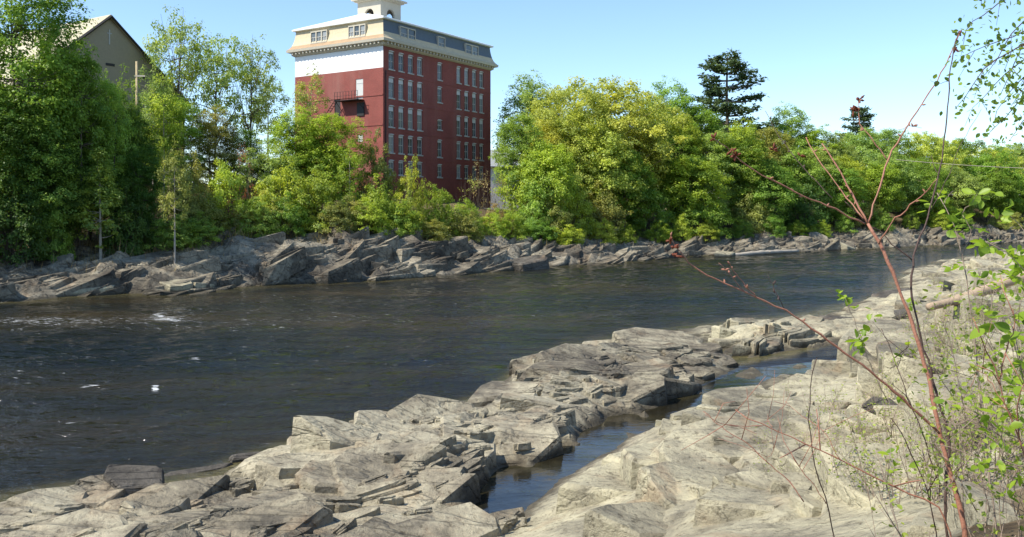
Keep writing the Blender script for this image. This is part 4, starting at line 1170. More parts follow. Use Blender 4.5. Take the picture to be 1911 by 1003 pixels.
def dormer(t0, t1, end, n, z0=0.62, z1=2.3):
    """boxy dormer with n sashes standing out of the mansard"""
    sw = (lambda x, y, z: (y, x, z)) if end else (lambda x, y, z: (x, y, z))
    bx = MB(); ys = -0.30
    def tb(mb, x0, x1, y0, y1, a, b_):
        p, q = sw(x0, y0, a), sw(x1, y1, b_)
        mb.box(min(p[0], q[0]), max(p[0], q[0]), min(p[1], q[1]), max(p[1], q[1]), a, b_)
    tb(bx, t0, t1, ys, 0.6, c0 + z1, c0 + z1 + 0.14)
    tb(bx, t0, t1, ys - 0.06, 0.6, c0 + z0 + 0.2, c0 + z0 + 0.34)
    wd = (t1 - t0) / n
    for i in range(n + 1):
        tb(bx, max(t0, t0 + i * wd - 0.09), min(t1, t0 + i * wd + 0.09), ys, 0.6, c0 + z0 + 0.34, c0 + z1)
    o = bx.build('dormer', M['trim'], mill)
    for i in range(n):
        pn = MB(); xa, xb = t0 + i * wd + 0.09, t0 + (i + 1) * wd - 0.09
        tb(pn, xa, xb, ys + 0.1, ys + 0.13, c0 + z0 + 0.34, c0 + z1); pn.build('pane', M['glass'], o)
        ms = MB(); tb(ms, xa, xb, ys + 0.05, ys + 0.09, c0 + (z0 + z1) / 2 + 0.12, c0 + (z0 + z1) / 2 + 0.2)
        tb(ms, (xa + xb) / 2 - 0.03, (xa + xb) / 2 + 0.03, ys + 0.052, ys + 0.088, c0 + z0 + 0.34, c0 + (z0 + z1) / 2 + 0.12); ms.build('frame', M['frame'], o)
for za, zb_, n in ((615, 690, 2), (800, 835, 1), (935, 998, 2)):
    dormer(front_t(zoompx(za, 0)[0]), front_t(zoompx(zb_, 0)[0]), False, n)
for za, zb_, n in ((272, 192, 3), (460, 376, 3)):
    dormer(end_t(zoompx(za, 0)[0]), end_t(zoompx(zb_, 0)[0]), True, n, 0.75, 2.35)
# cupola with arched openings
cup = MB(); cs = 1.95; ccx, ccy = 7.6, DEP / 2; cz0, cz1 = zr + 1.0, zr + 4.1
def arch_side(mb, fn):
    ow, zs, ztop = 0.78, cz0 + 1.35, cz1
    n = 12
    arc = [(ow * math.cos(math.pi * (1 - i / n)), zs + ow * math.sin(math.pi * i / n)) for i in range(n + 1)]
    for a0, a1 in zip(arc[:-1], arc[1:]):
        mb.poly([fn(*a0, 0), fn(*a1, 0), fn(a1[0], ztop, 0), fn(a0[0], ztop, 0)])
        mb.poly([fn(*a0, 0), fn(*a0, 0.3), fn(*a1, 0.3), fn(*a1, 0)])
    for sg in (-1, 1):
        x0, x1 = sg * ow, sg * cs
        mb.poly([fn(x0, cz0, 0), fn(x1, cz0, 0), fn(x1, ztop, 0), fn(x0, ztop, 0)])
        mb.poly([fn(x0, cz0, 0), fn(x0, cz0, 0.3), fn(x0, zs, 0.3), fn(x0, zs, 0)])
        for q in (0.12,):
            b0, b1 = sorted((sg * (ow + 0.25), sg * (cs - 0.25)))
for k in range(4):
    ca, sa = math.cos(k * math.pi / 2), math.sin(k * math.pi / 2)
    arch_side(cup, lambda x, z, d, ca=ca, sa=sa: (ccx + x * ca + (cs - d) * sa, ccy + x * sa - (cs - d) * ca, z))
cup.build('cupola', M['trim'], mill)
cc = MB()
for o, a_, b_ in ((2.25, 0, 0.18), (2.55, 0.18, 0.38)): cc.box(ccx - o, ccx + o, ccy - o, ccy + o, cz1 + a_, cz1 + b_)
cc.add([(ccx - 2.2, ccy - 2.2, cz1 + .38), (ccx + 2.2, ccy - 2.2, cz1 + .38), (ccx + 2.2, ccy + 2.2, cz1 + .38), (ccx - 2.2, ccy + 2.2, cz1 + .38), (ccx, ccy, cz1 + 2.4)], [[(0, 1, 4), (1, 2, 4), (2, 3, 4), (3, 0, 4)]])
cc.build('cupola_roof', M['trim'], mill)
cf = MB(); cf.box(ccx - 1.9, ccx + 1.9, ccy - 1.9, ccy + 1.9, cz0 - 0.4, cz0 + 0.3); cf.build('cupola_base', M['trim'], mill)
bl = MB(); bl.tube([(ccx, ccy, cz0 + 2.3), (ccx, ccy, cz0 + 2.1), (ccx, ccy, cz0 + 1.5), (ccx, ccy, cz0 + 1.3)], [0.15, 0.35, 0.5, 0.7], 12)
bl.tube([(ccx - 1.6, ccy, cz0 + 2.35), (ccx + 1.6, ccy, cz0 + 2.35)], 0.09, 6); bl.build('bell', M['iron'], mill)

# ------------------------------------------------------------------ beige gabled building, grey house, pole, wire
pk = P(128, 20, 85)
gb = empty('gabled_building', (pk[0], pk[1], 0), math.atan2(UX[1], UX[0]))
tag(gb, 'tall beige gabled building half hidden by trees at upper left', 'building')
hs, zp = 8.4, pk[2]; zl = zp - 7.1
mb = MB()
mb.poly([(-hs, 0, 4), (hs, 0, 4), (hs, 0, zl), (0, 0, zp), (-hs, 0, zl)])
mb.poly([(-hs, 0, 4), (-hs, 0, zl), (-hs, 16, zl), (-hs, 16, 4)]); mb.poly([(hs, 0, 4), (hs, 16, 4), (hs, 16, zl), (hs, 0, zl)])
mb.build('wall', M['beige'], gb)
mb = MB()
for sg in (-1, 1):
    a, b_ = (0, zp + 0.22), (sg * (hs + 0.5), zl + 0.22 - 0.5 * 7.1 / hs)
    for y0_, y1_ in ((-0.3, 16.3),):
        P8 = [(a[0], y0_, a[1]), (b_[0], y0_, b_[1]), (b_[0], y1_, b_[1]), (a[0], y1_, a[1])]
        lo = [(x, y, z - 0.2) for x, y, z in P8]
        mb.add(P8 + lo, [[(0, 1, 2, 3), (4, 7, 6, 5), (0, 4, 5, 1), (1, 5, 6, 2), (2, 6, 7, 3)]])
mb.build('roof', M['beigeroof'], gb)
mb = MB()
for sg in (-1, 1):
    mb.tube([(0, -0.33, zp + 0.05), (sg * (hs + 0.45), -0.33, zl - 0.38)], 0.14, 4)
mb.build('verge_board', M['iron'], gb)['label'] = 'dark board along the gable edge'
mb = MB(); mb.box(-0.06, 0.06, -0.06, -0.004, zp - 2.6, zp - 1.2); mb.box(-0.25, 0.25, -0.055, -0.006, zp - 1.6, zp - 1.5); mb.build('gable_vent', M['frame'], gb)
for x, z in ((-3.6, 4.6), (0.1, 4.5), (3.4, 5.3)):
    mb = MB(); mb.box(x - 0.45, x + 0.45, -0.05, -0.003, zp - z - 0.12, zp - z + 0.12); mb.build('vent_slot', M['iron'], gb)

hx, hy = at_d(588, 44)
hz = CH + (HZ - 176) / F * hy
hs_ = empty('grey_house', (hx, hy, 0), R(20)); tag(hs_, 'small house with grey roof and white gable between mill and trees', 'house')
mb = MB(); ww = 3.4
mb.poly([(-ww, 0, 4), (ww, 0, 4), (ww, 0, hz - 2.6), (-ww, 0, hz - 2.6)]); mb.poly([(-ww, 0, 4), (-ww, 0, hz - 2.6), (-ww, 3, hz), (-ww, 6, hz - 2.6), (-ww, 6, 4)])
mb.poly([(ww, 0, 4), (ww, 6, 4), (ww, 6, hz - 2.6), (ww, 3, hz), (ww, 0, hz - 2.6)]); mb.poly([(-ww, 6, 4), (-ww, 6, hz - 2.6), (ww, 6, hz - 2.6), (ww, 6, 4)])
mb.build('wall', M['whitepaint'], hs_)
mb = MB()
for y0_, z0_, y1_, z1_ in ((-0.4, hz - 2.85, 3.0, hz + 0.1), (6.4, hz - 2.85, 3.0, hz + 0.1)):
    q = [(-ww - .3, y0_, z0_), (ww + .3, y0_, z0_), (ww + .3, y1_, z1_), (-ww - .3, y1_, z1_)]
    mb.add(q + [(x, y, z + 0.15) for x, y, z in q], [[(3, 2, 1, 0), (4, 5, 6, 7), (0, 1, 5, 4), (1, 2, 6, 5), (3, 0, 4, 7)]])
mb.build('roof', M['greyroof'], hs_)

ux, uy = at_d(160, 13); uz = CH + (HZ - 72) / F * uy
up = empty('utility_pole', (ux, uy, 0)); tag(up, 'weathered wooden utility pole in front of the beige gabled building', 'utility pole')
mb = MB(); mb.tube([(0, 0, 4), (0.05, 0, uz * 0.6), (0.0, 0, uz)], [0.14, 0.11, 0.085], 8, True); mb.build('pole', M['pole'], up, True)
mb = MB(); mb.box(-0.1, 0.75, -0.15, -0.09, uz - 1.25, uz - 1.13); mb.build('crossarm', M['trim'], up)
wa = P(1050, 187, 140); wb = P(1400, 198, 112)
t = np.linspace(0, 1, 14)
pl = wa + (wb - wa) * t[:, None]; pl[:, 2] -= 1.6 * 4 * t * (1 - t) * 0.4
mb = MB(); mb.tube(pl, 0.035, 4); tag(mb.build('power_line', M['palebark']), 'thin pale power line crossing in front of the right-hand woods', 'power line')

# ------------------------------------------------------------------ loose rocks and logs
def boulder(seed, sx, sy, sz):
    rng = np.random.default_rng(seed + 60)
    V, q4, q3 = slab_set(rng, [(0, 0)], [0], [sx], 0.0, sy / sx, 0.75 * sz / sx, (0.10, 0.10), 0.10, 0.1)
    return np_mesh('boulder', V, [q4, q3], [])
def put_rock(name, px, py, z, size, seed, mat, label, cat='boulder', rz=0.0, tilt=(0, 0), group=None, sink=0.35):
    p = W(px, py, z)
    me = boulder(seed, *size); me.materials.append(M[mat])
    o = link(name, me, None, (p[0], p[1], p[2] - 0.1 * size[2]))
    o.rotation_euler = (tilt[0], tilt[1], rz)
    return tag(o, label, cat, group)
put_rock('boulder', 163, 572, 0.30, (0.62, 0.55, 0.45), 3, 'darkrock', 'squarish dark boulder perched on the left tip of the long low ledge', rz=0.4)
put_rock('boulder', 1060, 378, 0.7, (1.2, 0.9, 0.85), 5, 'darkrock', 'dark grey angular boulder beside the sapling stems at the head of the pool', rz=0.2)
put_rock('boulder', 1035, 484, 1.75, (0.42, 0.34, 0.55), 8, 'darkrock', 'dark broken block at the right end of the pale foreground slab', rz=0.5, tilt=(0.25, -0.2))
put_rock('boulder', 1085, 368, 1.1, (0.95, 0.75, 0.6), 12, 'slab', 'large pale block of bank rock behind the dark grey angular boulder', rz=0.8)
put_rock('boulder', 1130, 375, 1.6, (0.9, 0.7, 0.6), 14, 'slab', 'tawny block of bank rock below the fallen log', rz=0.3, tilt=(0.2, 0.1))
put_rock('boulder', 1045, 425, 1.0, (0.95, 0.8, 0.7), 15, 'slab', 'pinkish tan block at the edge of the pool', rz=0.1)
put_rock('boulder', 300, 535, 0.02, (0.75, 0.3, 0.12), 16, 'darkrock', 'flat dark wet rock at the water edge of the long ledge', rz=0.7)
put_rock('boulder', 230, 551, 0.0, (0.8, 0.22, 0.09), 18, 'darkrock', 'thin dark rock barely breaking the shallow water', rz=0.5)
put_rock('boulder', 990, 377, 0.15, (1.9, 0.6, 0.35), 19, 'darkrock', 'long dark flat rock in the water right of the small pale ledge', rz=0.2)
put_rock('boulder', 1045, 351, 0.1, (1.5, 0.8, 0.5), 20, 'darkrock', 'dark rock point in the river left of the sapling stems', rz=0.2)
for i, (px, py, z, sz, rz, tl, lab, mt) in enumerate([
    (617, 312, .3, (2.6, 1.8, 2.1), .5, (.1, -.2), 'big dark square block of rock at the far waterline right of the mill', 'darkrock'),
    (105, 338, .4, (1.9, 1.3, .8), .5, (.1, .1), 'pale flat slab at the shaded far waterline at left', 'slab'),
    (205, 338, .2, (1.5, .9, .55), .4, (.2, .1), 'sunlit pale rock at the far waterline below the thin trunk', 'slab'),
    (238, 334, .3, (1.2, .8, .4), .9, (.0, .2), 'small cream rock at the foot of the tilted strata', 'slab'),
    (850, 298, .2, (2.4, 1.0, .6), .6, (0, .1), 'low pale rock at the far waterline below the pine', 'slab'),
    (990, 291, .2, (2.2, 1.2, .7), .4, (0, .1), 'pale rock at the far waterline behind the sapling', 'slab')]):
    put_rock('boulder', px, py, z, sz, 30 + i, mt, lab, rz=rz, tilt=tl)

def log_thing(pts, rad, label, mat='log'):
    mb = MB(); pl = resample(pts, 24)
    rr = np.interp(np.linspace(0, 1, 24), np.linspace(0, 1, len(rad)), rad) * (1 + 0.12 * RNG.normal(size=24))
    mb.tube(pl, rr, 10)
    for k in (7, 13, 18):
        d = unit(RNG.normal(size=3)); d[2] = abs(d[2]) * 0.6
        mb.tube([pl[k], pl[k] + d * rad[0] * 2.2], [rad[0] * .35, rad[0] * .2], 6)
    return tag(mb.build('fallen_log', M[mat], None, True), label, 'log')
log_thing([P(1088, 360, 31), P(1120, 352, 31.5), P(1160, 338, 32), P(1205, 322, 32.6)], [0.13, 0.19, 0.22], 'barkless tan log leaning across the right-hand bank rocks')
log_thing([P(845, 301, 112), P(880, 297, 114), P(935, 294, 119)], [0.25, 0.28, 0.2], 'pale driftwood log along the far waterline below the pine', 'palebark')

# ------------------------------------------------------------------ foreground saplings
def gz(x, y): return float(near_z(np.array([[x]]), np.array([[y]]))[0, 0])
def stem(mb, pts, Y0, Y1, w0, w1, k=7, n=None):
    """limb through photo pixels, depth running Y0..Y1, drawn width w0..w1 in pixels; returns its points"""
    n = n or max(8, 3 * len(pts))
    ys = np.linspace(Y0, Y1, len(pts))
    q = np.array([P(a, b, y) for (a, b), y in zip(pts, ys)])
    pl = resample(q, n)
    rng = np.random.default_rng(int(abs(pts[0][0]) * 3 + abs(pts[-1][1])))
    dpt = np.linspace(Y0, Y1, n)
    rr = np.linspace(w0, w1, n) * 0.45 / 2 / F * dpt * (1 + 0.10 * rng.normal(size=n))
    pl[1:-1] += rng.normal(0, 0.0025, (n - 2, 3))
    mb.tube(pl, rr, k)
    return pl
def to_ground(pts, Y):
    """continue a stem down to the bank below its lowest pixel"""
    x, y = pts[0]; z0 = CH - (y - HZ) / F * Y
    X = (x - CX) / F * Y; g = gz(X, Y)
    yy = HZ + (CH - g + 0.08) * F / Y
    return [(x + (yy - y) * 0.10, yy)] + list(pts) if yy > y + 3 else list(pts)
def leaf_mesh(L=1.0, Wd=0.62):
    t = np.linspace(0, 1, 6); w = Wd / 2 * np.sin(np.pi * t**0.8)**0.8; w[0] = 0.02; w[-1] = 0.0
    V = []; 
    for a, b_ in zip(t, w):
        V += [(-b_, a, 0.16 * b_ - 0.12 * a * a), (0, a, -0.05 * np.sin(a * 3) - 0.12 * a * a), (b_, a, 0.16 * b_ - 0.12 * a * a)]
    V = np.array(V)
    Q = [(3 * i + j, 3 * i + j + 1, 3 * i + j + 4, 3 * i + j + 3) for i in range(5) for j in (0, 1)]
    return V * L, np.array(Q)
LV, LQ = leaf_mesh()
def big_leaves(name, pos, size, rng, mat, parent, hang=0.4, up=0.8, dirs=None):
    pos = np.asarray(pos); n = len(pos)
    nrm = unit(np.array([0, 0, up]) + rng.normal(size=(n, 3)) * 0.55)
    d = rng.normal(size=(n, 3)) if dirs is None else np.asarray(dirs) + 0.4 * rng.normal(size=(n, 3))
    d[:, 2] -= hang
    t = unit(d - (d * nrm).sum(1, keepdims=True) * nrm); b_ = np.cross(t, nrm)
    sz = (np.broadcast_to(size, (n,)) * rng.uniform(0.7, 1.25, n))[:, None, None]
    V = pos[:, None] + sz * (b_[:, None] * LV[None, :, 0, None] + t[:, None] * LV[None, :, 1, None] + nrm[:, None] * LV[None, :, 2, None])
    Q = (LQ[None] + (np.arange(n) * len(LV))[:, None, None]).reshape(-1, 4)
    me = np_mesh(name, V.reshape(-1, 3), [Q], mat, True, fattr={'rnd': np.repeat(rng.random(n), len(LQ))})
    return link(name, me, parent)
def near_all(pls, rng, n, spread=0.05, lo=0.5):
    out = []
    for _ in range(n):
        pl = pls[rng.integers(len(pls))]
        out.append(pl[int(len(pl) * rng.uniform(lo, 0.999))] + rng.normal(0, spread, 3))
    return np.array(out)
def buds(mb, pl, rng, n, size):
    for _ in range(n):
        k = rng.integers(len(pl) // 4, len(pl)); d = unit(rng.normal(size=3) + np.array([0, 0, .8]))
        mb.tube([pl[k], pl[k] + d * size * .5, pl[k] + d * size], [size * .10, size * .22, size * .03], 5)

# the tall reddish sapling
D = 4.0
sap = empty('sapling', (P(1125, 590, D)[0], D, gz(P(1125, 590, D)[0], D)))
inv = -np.array(sap.location)
tag(sap, 'tall forked sapling with smooth reddish brown stem and leafless budding branches', 'sapling')
def kid(mb, name, mat, parent, origin, smooth=True):
    o = mb.build(name, mat, parent, smooth); o.location = -np.array(origin); return o
O1 = np.array(sap.location)
mb = MB()
S1 = to_ground([(1124, 590), (1108, 535), (1096, 480), (1085, 432), (1070, 380), (1051, 332), (1032, 288), (1017, 262)], D)
stem(mb, S1, D, D + .25, 15, 7.5, 10, 40)
kid(mb, 'trunk', M['redstem'], sap, O1)
bud_mb = MB(); rng1 = np.random.default_rng(3)
for pts, y0, y1, w0, w1, nm in [
    ([(1017, 262), (1000, 230), (982, 198), (963, 168)], 4.25, 4.4, 6.5, 3, 'redstem'),
    ([(1012, 256), (992, 232), (960, 188), (945, 162)], 4.27, 4.6, 3.6, 2, 'redstem'),
    ([(1013, 262), (985, 249), (950, 233), (905, 211), (870, 190), (852, 174), (836, 162)], 4.25, 4.0, 5, 2.4, 'redstem'),
    ([(1017, 262), (1030, 222), (1040, 187), (1052, 166), (1075, 130), (1095, 99), (1112, 66), (1124, 40)], 4.25, 4.5, 5, 2.6, 'redstem'),
    ([(1040, 188), (1022, 163), (1008, 146), (1006, 118)], 4.33, 4.4, 3.4, 2, 'redstem'),
    ([(975, 232), (945, 200), (920, 170), (897, 130)], 4.6, 4.9, 2.4, 1.4, 'darkstem'),
    ([(1030, 286), (1045, 262), (1065, 243), (1086, 224), (1098, 210)], 4.2, 3.9, 4.6, 2.2, 'redstem'),
    ([(1101, 508), (1080, 488), (1048, 458), (1015, 432), (970, 400), (925, 366), (886, 348), (850, 331), (820, 317), (800, 300), (786, 277)], 4.05, 3.9, 7.5, 2.6, 'redstem'),
    ([(886, 348), (870, 330), (858, 316), (853, 306)], 3.95, 3.9, 2.8, 1.6, 'redstem'),
    ([(872, 341), (858, 326), (842, 308)], 3.95, 3.9, 2.2, 1.2, 'redstem'),
    ([(921, 364), (910, 346), (900, 322)], 4.0, 4.0, 2.4, 1.3, 'darkstem'),
    ([(1052, 152), (1068, 148), (1080, 150)], 4.35, 4.3, 1.6, 1.0, 'redstem')]:
    mb = MB(); pl = stem(mb, pts, y0, y1, w0, w1, 7); buds(mb, pl, rng1, 4, 0.022); kid(mb, 'branch', M[nm], sap, O1)
for px, py, y in [(836, 162, 4.0), (858, 176, 4.0), (862, 182, 4.0), (906, 175, 4.6), (938, 183, 4.7), (1005, 128, 4.4), (1007, 117, 4.4), (786, 282, 3.9), (790, 290, 3.9), (792, 300, 3.9), (1124, 40, 4.5), (1119, 58, 4.5), (1000, 130, 4.4)]:
    c = P(px, py, y); bud_mb = MB()
    for _ in range(6):
        d = unit(rng1.normal(size=3) + np.array([0, 0, .3])); L = rng1.uniform(.015, .038)
        bud_mb.tube([c, c + d * L * .6, c + d * L], [.002, .006, .001], 4)
    kid(bud_mb, 'bud', M['bud'], sap, O1)
# dark stem beside it
dk = empty('sapling', (P(1108, 560, 4.15)[0], 4.15, gz(P(1108, 560, 4.15)[0], 4.15))); O2 = np.array(dk.location)
tag(dk, 'slim sapling with almost black straight stem beside the reddish one', 'sapling')
mb = MB()
stem(mb, to_ground([(1109, 560), (1113, 530), (1110, 505), (1100, 470), (1086, 420), (1072, 365), (1068, 325), (1072, 296), (1086, 258), (1098, 215), (1106, 168), (1112, 112), (1116, 66), (1124, 36)], 4.15), 4.15, 4.4, 9.5, 2.6, 8, 60)
kid(mb, 'trunk', M['darkstem'], dk, O2)
for pts, w in [([(1069, 305), (1048, 287), (1034, 274), (1018, 262), (990, 236)], 3.6), ([(1100, 206), (1094, 192), (1091, 182)], 2.2), ([(1091, 245), (1110, 210), (1125, 170), (1150, 128)], 2.0), ([(1113, 94), (1100, 98), (1090, 93)], 1.6)]:
    mb = MB(); stem(mb, pts, 4.25, 4.3, w, w * .5, 6); kid(mb, 'branch', M['darkstem'], dk, O2)
big_leaves('leaves', [P(px, py, 4.4) + RNG.normal(0, .01, 3) for px, py in [(1121, 45), (1128, 48), (1117, 60), (1112, 70), (1120, 86), (1108, 90), (1098, 95), (1124, 70), (1130, 40), (1092, 94)]], 0.035, rng1, M['birchleaf'], dk).location = -O2

def shrub_from(name, label, stems_, Y, mat, leafpts, leafsize, lmat, cat='shrub', group=None, seed=0, side=0):
    rng = np.random.default_rng(seed + 500)
    x0 = P(*stems_[0][0][0], Y)
    g = gz(x0[0], Y)
    e = empty(name, (x0[0], Y, g)); O = np.array(e.location); tag(e, label, cat, group)
    pls = []
    for i, (pts, w0, w1) in enumerate(stems_):
        mb = MB(); p2 = to_ground(pts, Y) if pts[0][1] > 480 and i == 0 else pts
        pl = stem(mb, p2, Y, Y + rng.uniform(-.25, .25), w0, w1, 6); pls.append(pl)
        for _ in range(side):
            k = rng.integers(len(pl) // 3, len(pl) - 1); d = unit(rng.normal(size=3) + np.array([0, 0, .7])); L = rng.uniform(.08, .28)
            q = pl[k] + d * L + np.array([0, 0, .03]); r_ = w1 / 2 / F * Y * .7
            mb.tube([pl[k], (pl[k] + q) / 2 + rng.normal(0, .012, 3), q], [r_, r_ * .8, r_ * .5], 4)
        kid(mb, 'stem', M[mat], e, O)
    pos = [P(px, py, Y + dy) for px, py, dy in leafpts] if len(leafpts) and len(leafpts[0]) == 3 else leafpts
    if len(pos): big_leaves('leaves', pos, leafsize, rng, M[lmat], e).location = -O
    return e
rl = np.random.default_rng(12)
def scatter(x0, x1, y0, y1, n, dy=.3): return [(rl.uniform(x0, x1), rl.uniform(y0, y1), rl.uniform(-dy, dy)) for _ in range(n)]
def clusters(cs, per, sp, dy=.08): return [(cx + rl.normal(0, sp), cy + rl.normal(0, sp * .55), rl.uniform(-dy, dy)) for cx, cy in cs for _ in range(per)]
shrub_from('sapling', 'pale grey thin sapling with fresh green leaves in front of the far bank', [
    ([(1160, 560), (1150, 470), (1140, 380), (1131, 318), (1120, 272), (1105, 238), (1098, 226)], 5, 2.2), ([(1106, 240), (1112, 230), (1118, 224)], 2, 1.2), ([(1128, 250), (1140, 236), (1145, 228)], 2, 1), ([(1128, 300), (1137, 270), (1128, 252)], 2, 1.4)],
    4.4, 'greystem', clusters([(1106, 224), (1100, 236), (1118, 252), (1126, 258), (1138, 228), (1148, 232), (1160, 222), (1097, 248), (1122, 262), (1150, 252), (1172, 248), (1187, 241), (1142, 268), (1118, 270), (1170, 262), (1150, 290), (1157, 288)], 3, 6), 0.06, 'nearleaf', 'sapling', seed=1)
shrub_from('shrub', 'leafy shrub spilling from the right edge above the leaning log', [
    ([(1262, 520), (1245, 430), (1215, 340), (1185, 300), (1160, 285)], 5, 2), ([(1230, 380), (1200, 330), (1178, 318)], 3, 1.5), ([(1240, 410), (1220, 320), (1200, 270), (1180, 250)], 3, 1.5)],
    4.2, 'greystem', clusters([(1150, 288), (1165, 290), (1180, 300), (1195, 305), (1185, 312), (1175, 320), (1195, 322), (1190, 290), (1198, 335), (1205, 300), (1215, 280), (1210, 320), (1225, 310)], 5, 7), 0.05, 'nearleaf', seed=2)
shrub_from('shrub', 'shrub with large round backlit yellow-green leaves at the right edge', [
    ([(1215, 590), (1196, 520), (1178, 470), (1165, 430), (1150, 395), (1140, 372)], 7, 2.4), ([(1170, 445), (1180, 410), (1190, 380), (1187, 362)], 4, 2), ([(1180, 478), (1168, 460), (1155, 440), (1135, 425)], 3, 1.5), ([(1196, 520), (1192, 480), (1200, 450)], 4, 2)],
    3.4, 'redstem', clusters([(1168, 382), (1192, 374), (1182, 390), (1198, 395), (1160, 372), (1195, 425), (1190, 465), (1168, 490), (1195, 490), (1180, 495), (1200, 455)], 3, 6), 0.058, 'nearleaf', seed=3, side=2)
shrub_from('sprout', 'upright thin dark twig standing alone before the pale slab', [([(969, 590), (956, 545), (948, 500), (949, 462), (953, 440), (957, 420)], 5.2, 1.8)], 4.2, 'darkstem', [], .03, 'nearleaf', 'twig', seed=4)
shrub_from('sapling', 'leafless red twiggy sapling leaning left low across the pale slab', [
    ([(1092, 590), (1050, 571), (1000, 546), (950, 523), (900, 500), (868, 485), (862, 480)], 6, 2.6), ([(895, 499), (868, 499), (846, 496), (826, 486)], 2.6, 1.4), ([(942, 588), (925, 565), (895, 538), (870, 515), (845, 500), (824, 482)], 3.2, 1.6), ([(905, 500), (900, 492), (900, 484)], 1.8, 1), ([(985, 540), (960, 500), (940, 488), (920, 470)], 2, 1), ([(968, 590), (955, 570), (935, 545), (927, 530)], 2.6, 1.4), ([(910, 510), (905, 530), (898, 540)], 1.5, 1)],
    4.0, 'redstem', [], .03, 'nearleaf', 'sapling', seed=5, side=3)
shrub_from('sapling', 'dark crooked twig with a few round green leaves left of the reddish trunk', [
    ([(1090, 590), (1082, 560), (1066, 530), (1052, 500), (1044, 490)], 5, 2.4), ([(1098, 560), (1085, 520), (1068, 475), (1058, 450), (1052, 430), (1042, 405), (1033, 385)], 3.4, 1.6), ([(1052, 430), (1058, 415), (1064, 404)], 1.8, 1)],
    4.1, 'darkstem', clusters([(1048, 535), (1050, 542), (1046, 552), (1077, 542), (1050, 525), (1055, 465), (1066, 405), (1047, 414)], 2, 4), 0.05, 'nearleaf', 'sapling', seed=6, side=2)
shrub_from('sapling', 'small leafy sprig hanging over the pool behind the leaning branch', [([(1040, 470), (1025, 440), (1012, 405), (1000, 372), (990, 348)], 2.4, 1.2), ([(1012, 405), (1007, 395), (1003, 385)], 1.5, 1)],
    5.0, 'greystem', clusters([(983, 343), (994, 348), (988, 352), (1005, 362), (1012, 385), (1008, 398), (1010, 410), (1003, 400), (1016, 392), (1063, 355), (1022, 368)], 4, 4), 0.05, 'nearleaf', 'sapling', seed=7)
shrub_from('shrub', 'tangled thin shrub of grey twigs filling the lower right corner', [
    ([(1190, 600), (1175, 560), (1150, 520), (1130, 500), (1120, 470)], 3.5, 1.4), ([(1160, 600), (1150, 560), (1155, 520), (1140, 470), (1135, 430)], 3, 1.2), ([(1130, 600), (1128, 560), (1140, 520), (1132, 480)], 3, 1.2), ([(1200, 570), (1185, 530), (1160, 500), (1150, 480)], 3, 1.3), ([(1110, 600), (1118, 560), (1130, 540)], 2.5, 1.2), ([(1175, 600), (1180, 550), (1172, 500)], 3, 1.2), ([(1145, 600), (1110, 540), (1085, 515)], 2.4, 1.0), ([(1200, 600), (1150, 570), (1115, 545)], 2.4, 1)],
    3.9, 'greystem', scatter(1075, 1210, 420, 590, 420, .45), 0.026, 'sprigleaf', seed=8, side=8)
shrub_from('shrub', 'shrub of bare tan twigs and tiny leaves among the bank rocks behind the reddish trunk', [
    ([(1130, 480), (1120, 430), (1110, 390), (1100, 370)], 2.4, 1), ([(1150, 480), (1145, 420), (1160, 370), (1165, 340)], 2.4, 1), ([(1175, 470), (1165, 410), (1150, 380)], 2.4, 1), ([(1120, 470), (1095, 430), (1085, 400)], 2, 1), ([(1190, 470), (1185, 400), (1175, 360)], 2.4, 1.1)],
    5.5, 'greystem', scatter(1065, 1205, 330, 480, 260, .5), 0.034, 'sprigleaf', seed=9, side=8)

shrub_from('shrub', 'bushy young shrub of bright green leaves low on the right edge', [
    ([(1230, 600), (1205, 540), (1180, 480), (1168, 430), (1172, 395)], 5, 1.8), ([(1240, 600), (1215, 500), (1195, 430), (1188, 400)], 5, 1.8), ([(1195, 515), (1165, 500), (1140, 480)], 3, 1.4), ([(1200, 530), (1175, 540), (1150, 545)], 3, 1.4), ([(1215, 500), (1205, 460), (1180, 440)], 3, 1.4)],
    3.6, 'greystem', clusters([(1172, 395), (1160, 410), (1188, 405), (1142, 482), (1152, 492), (1166, 470), (1150, 545), (1165, 540), (1178, 520), (1195, 500), (1185, 452), (1200, 430), (1170, 440), (1196, 560), (1185, 575), (1160, 510), (1128, 470)], 6, 9, .2), 0.040, 'nearleaf', seed=10, side=5)
shrub_from('shrub', 'green leafy shrub at the foot of the log on the right bank', [
    ([(1195, 420), (1185, 380), (1170, 345), (1150, 330)], 3, 1.3), ([(1190, 400), (1195, 360), (1205, 330)], 3, 1.3), ([(1180, 370), (1160, 365), (1140, 360)], 2.4, 1.1)],
    6.5, 'greystem', clusters([(1150, 330), (1165, 335), (1178, 345), (1190, 350), (1200, 335), (1145, 362), (1158, 368), (1190, 375), (1175, 322), (1198, 315), (1185, 300), (1140, 318), (1120, 312)], 9, 7, .3), 0.05, 'nearleaf', seed=11, side=5)
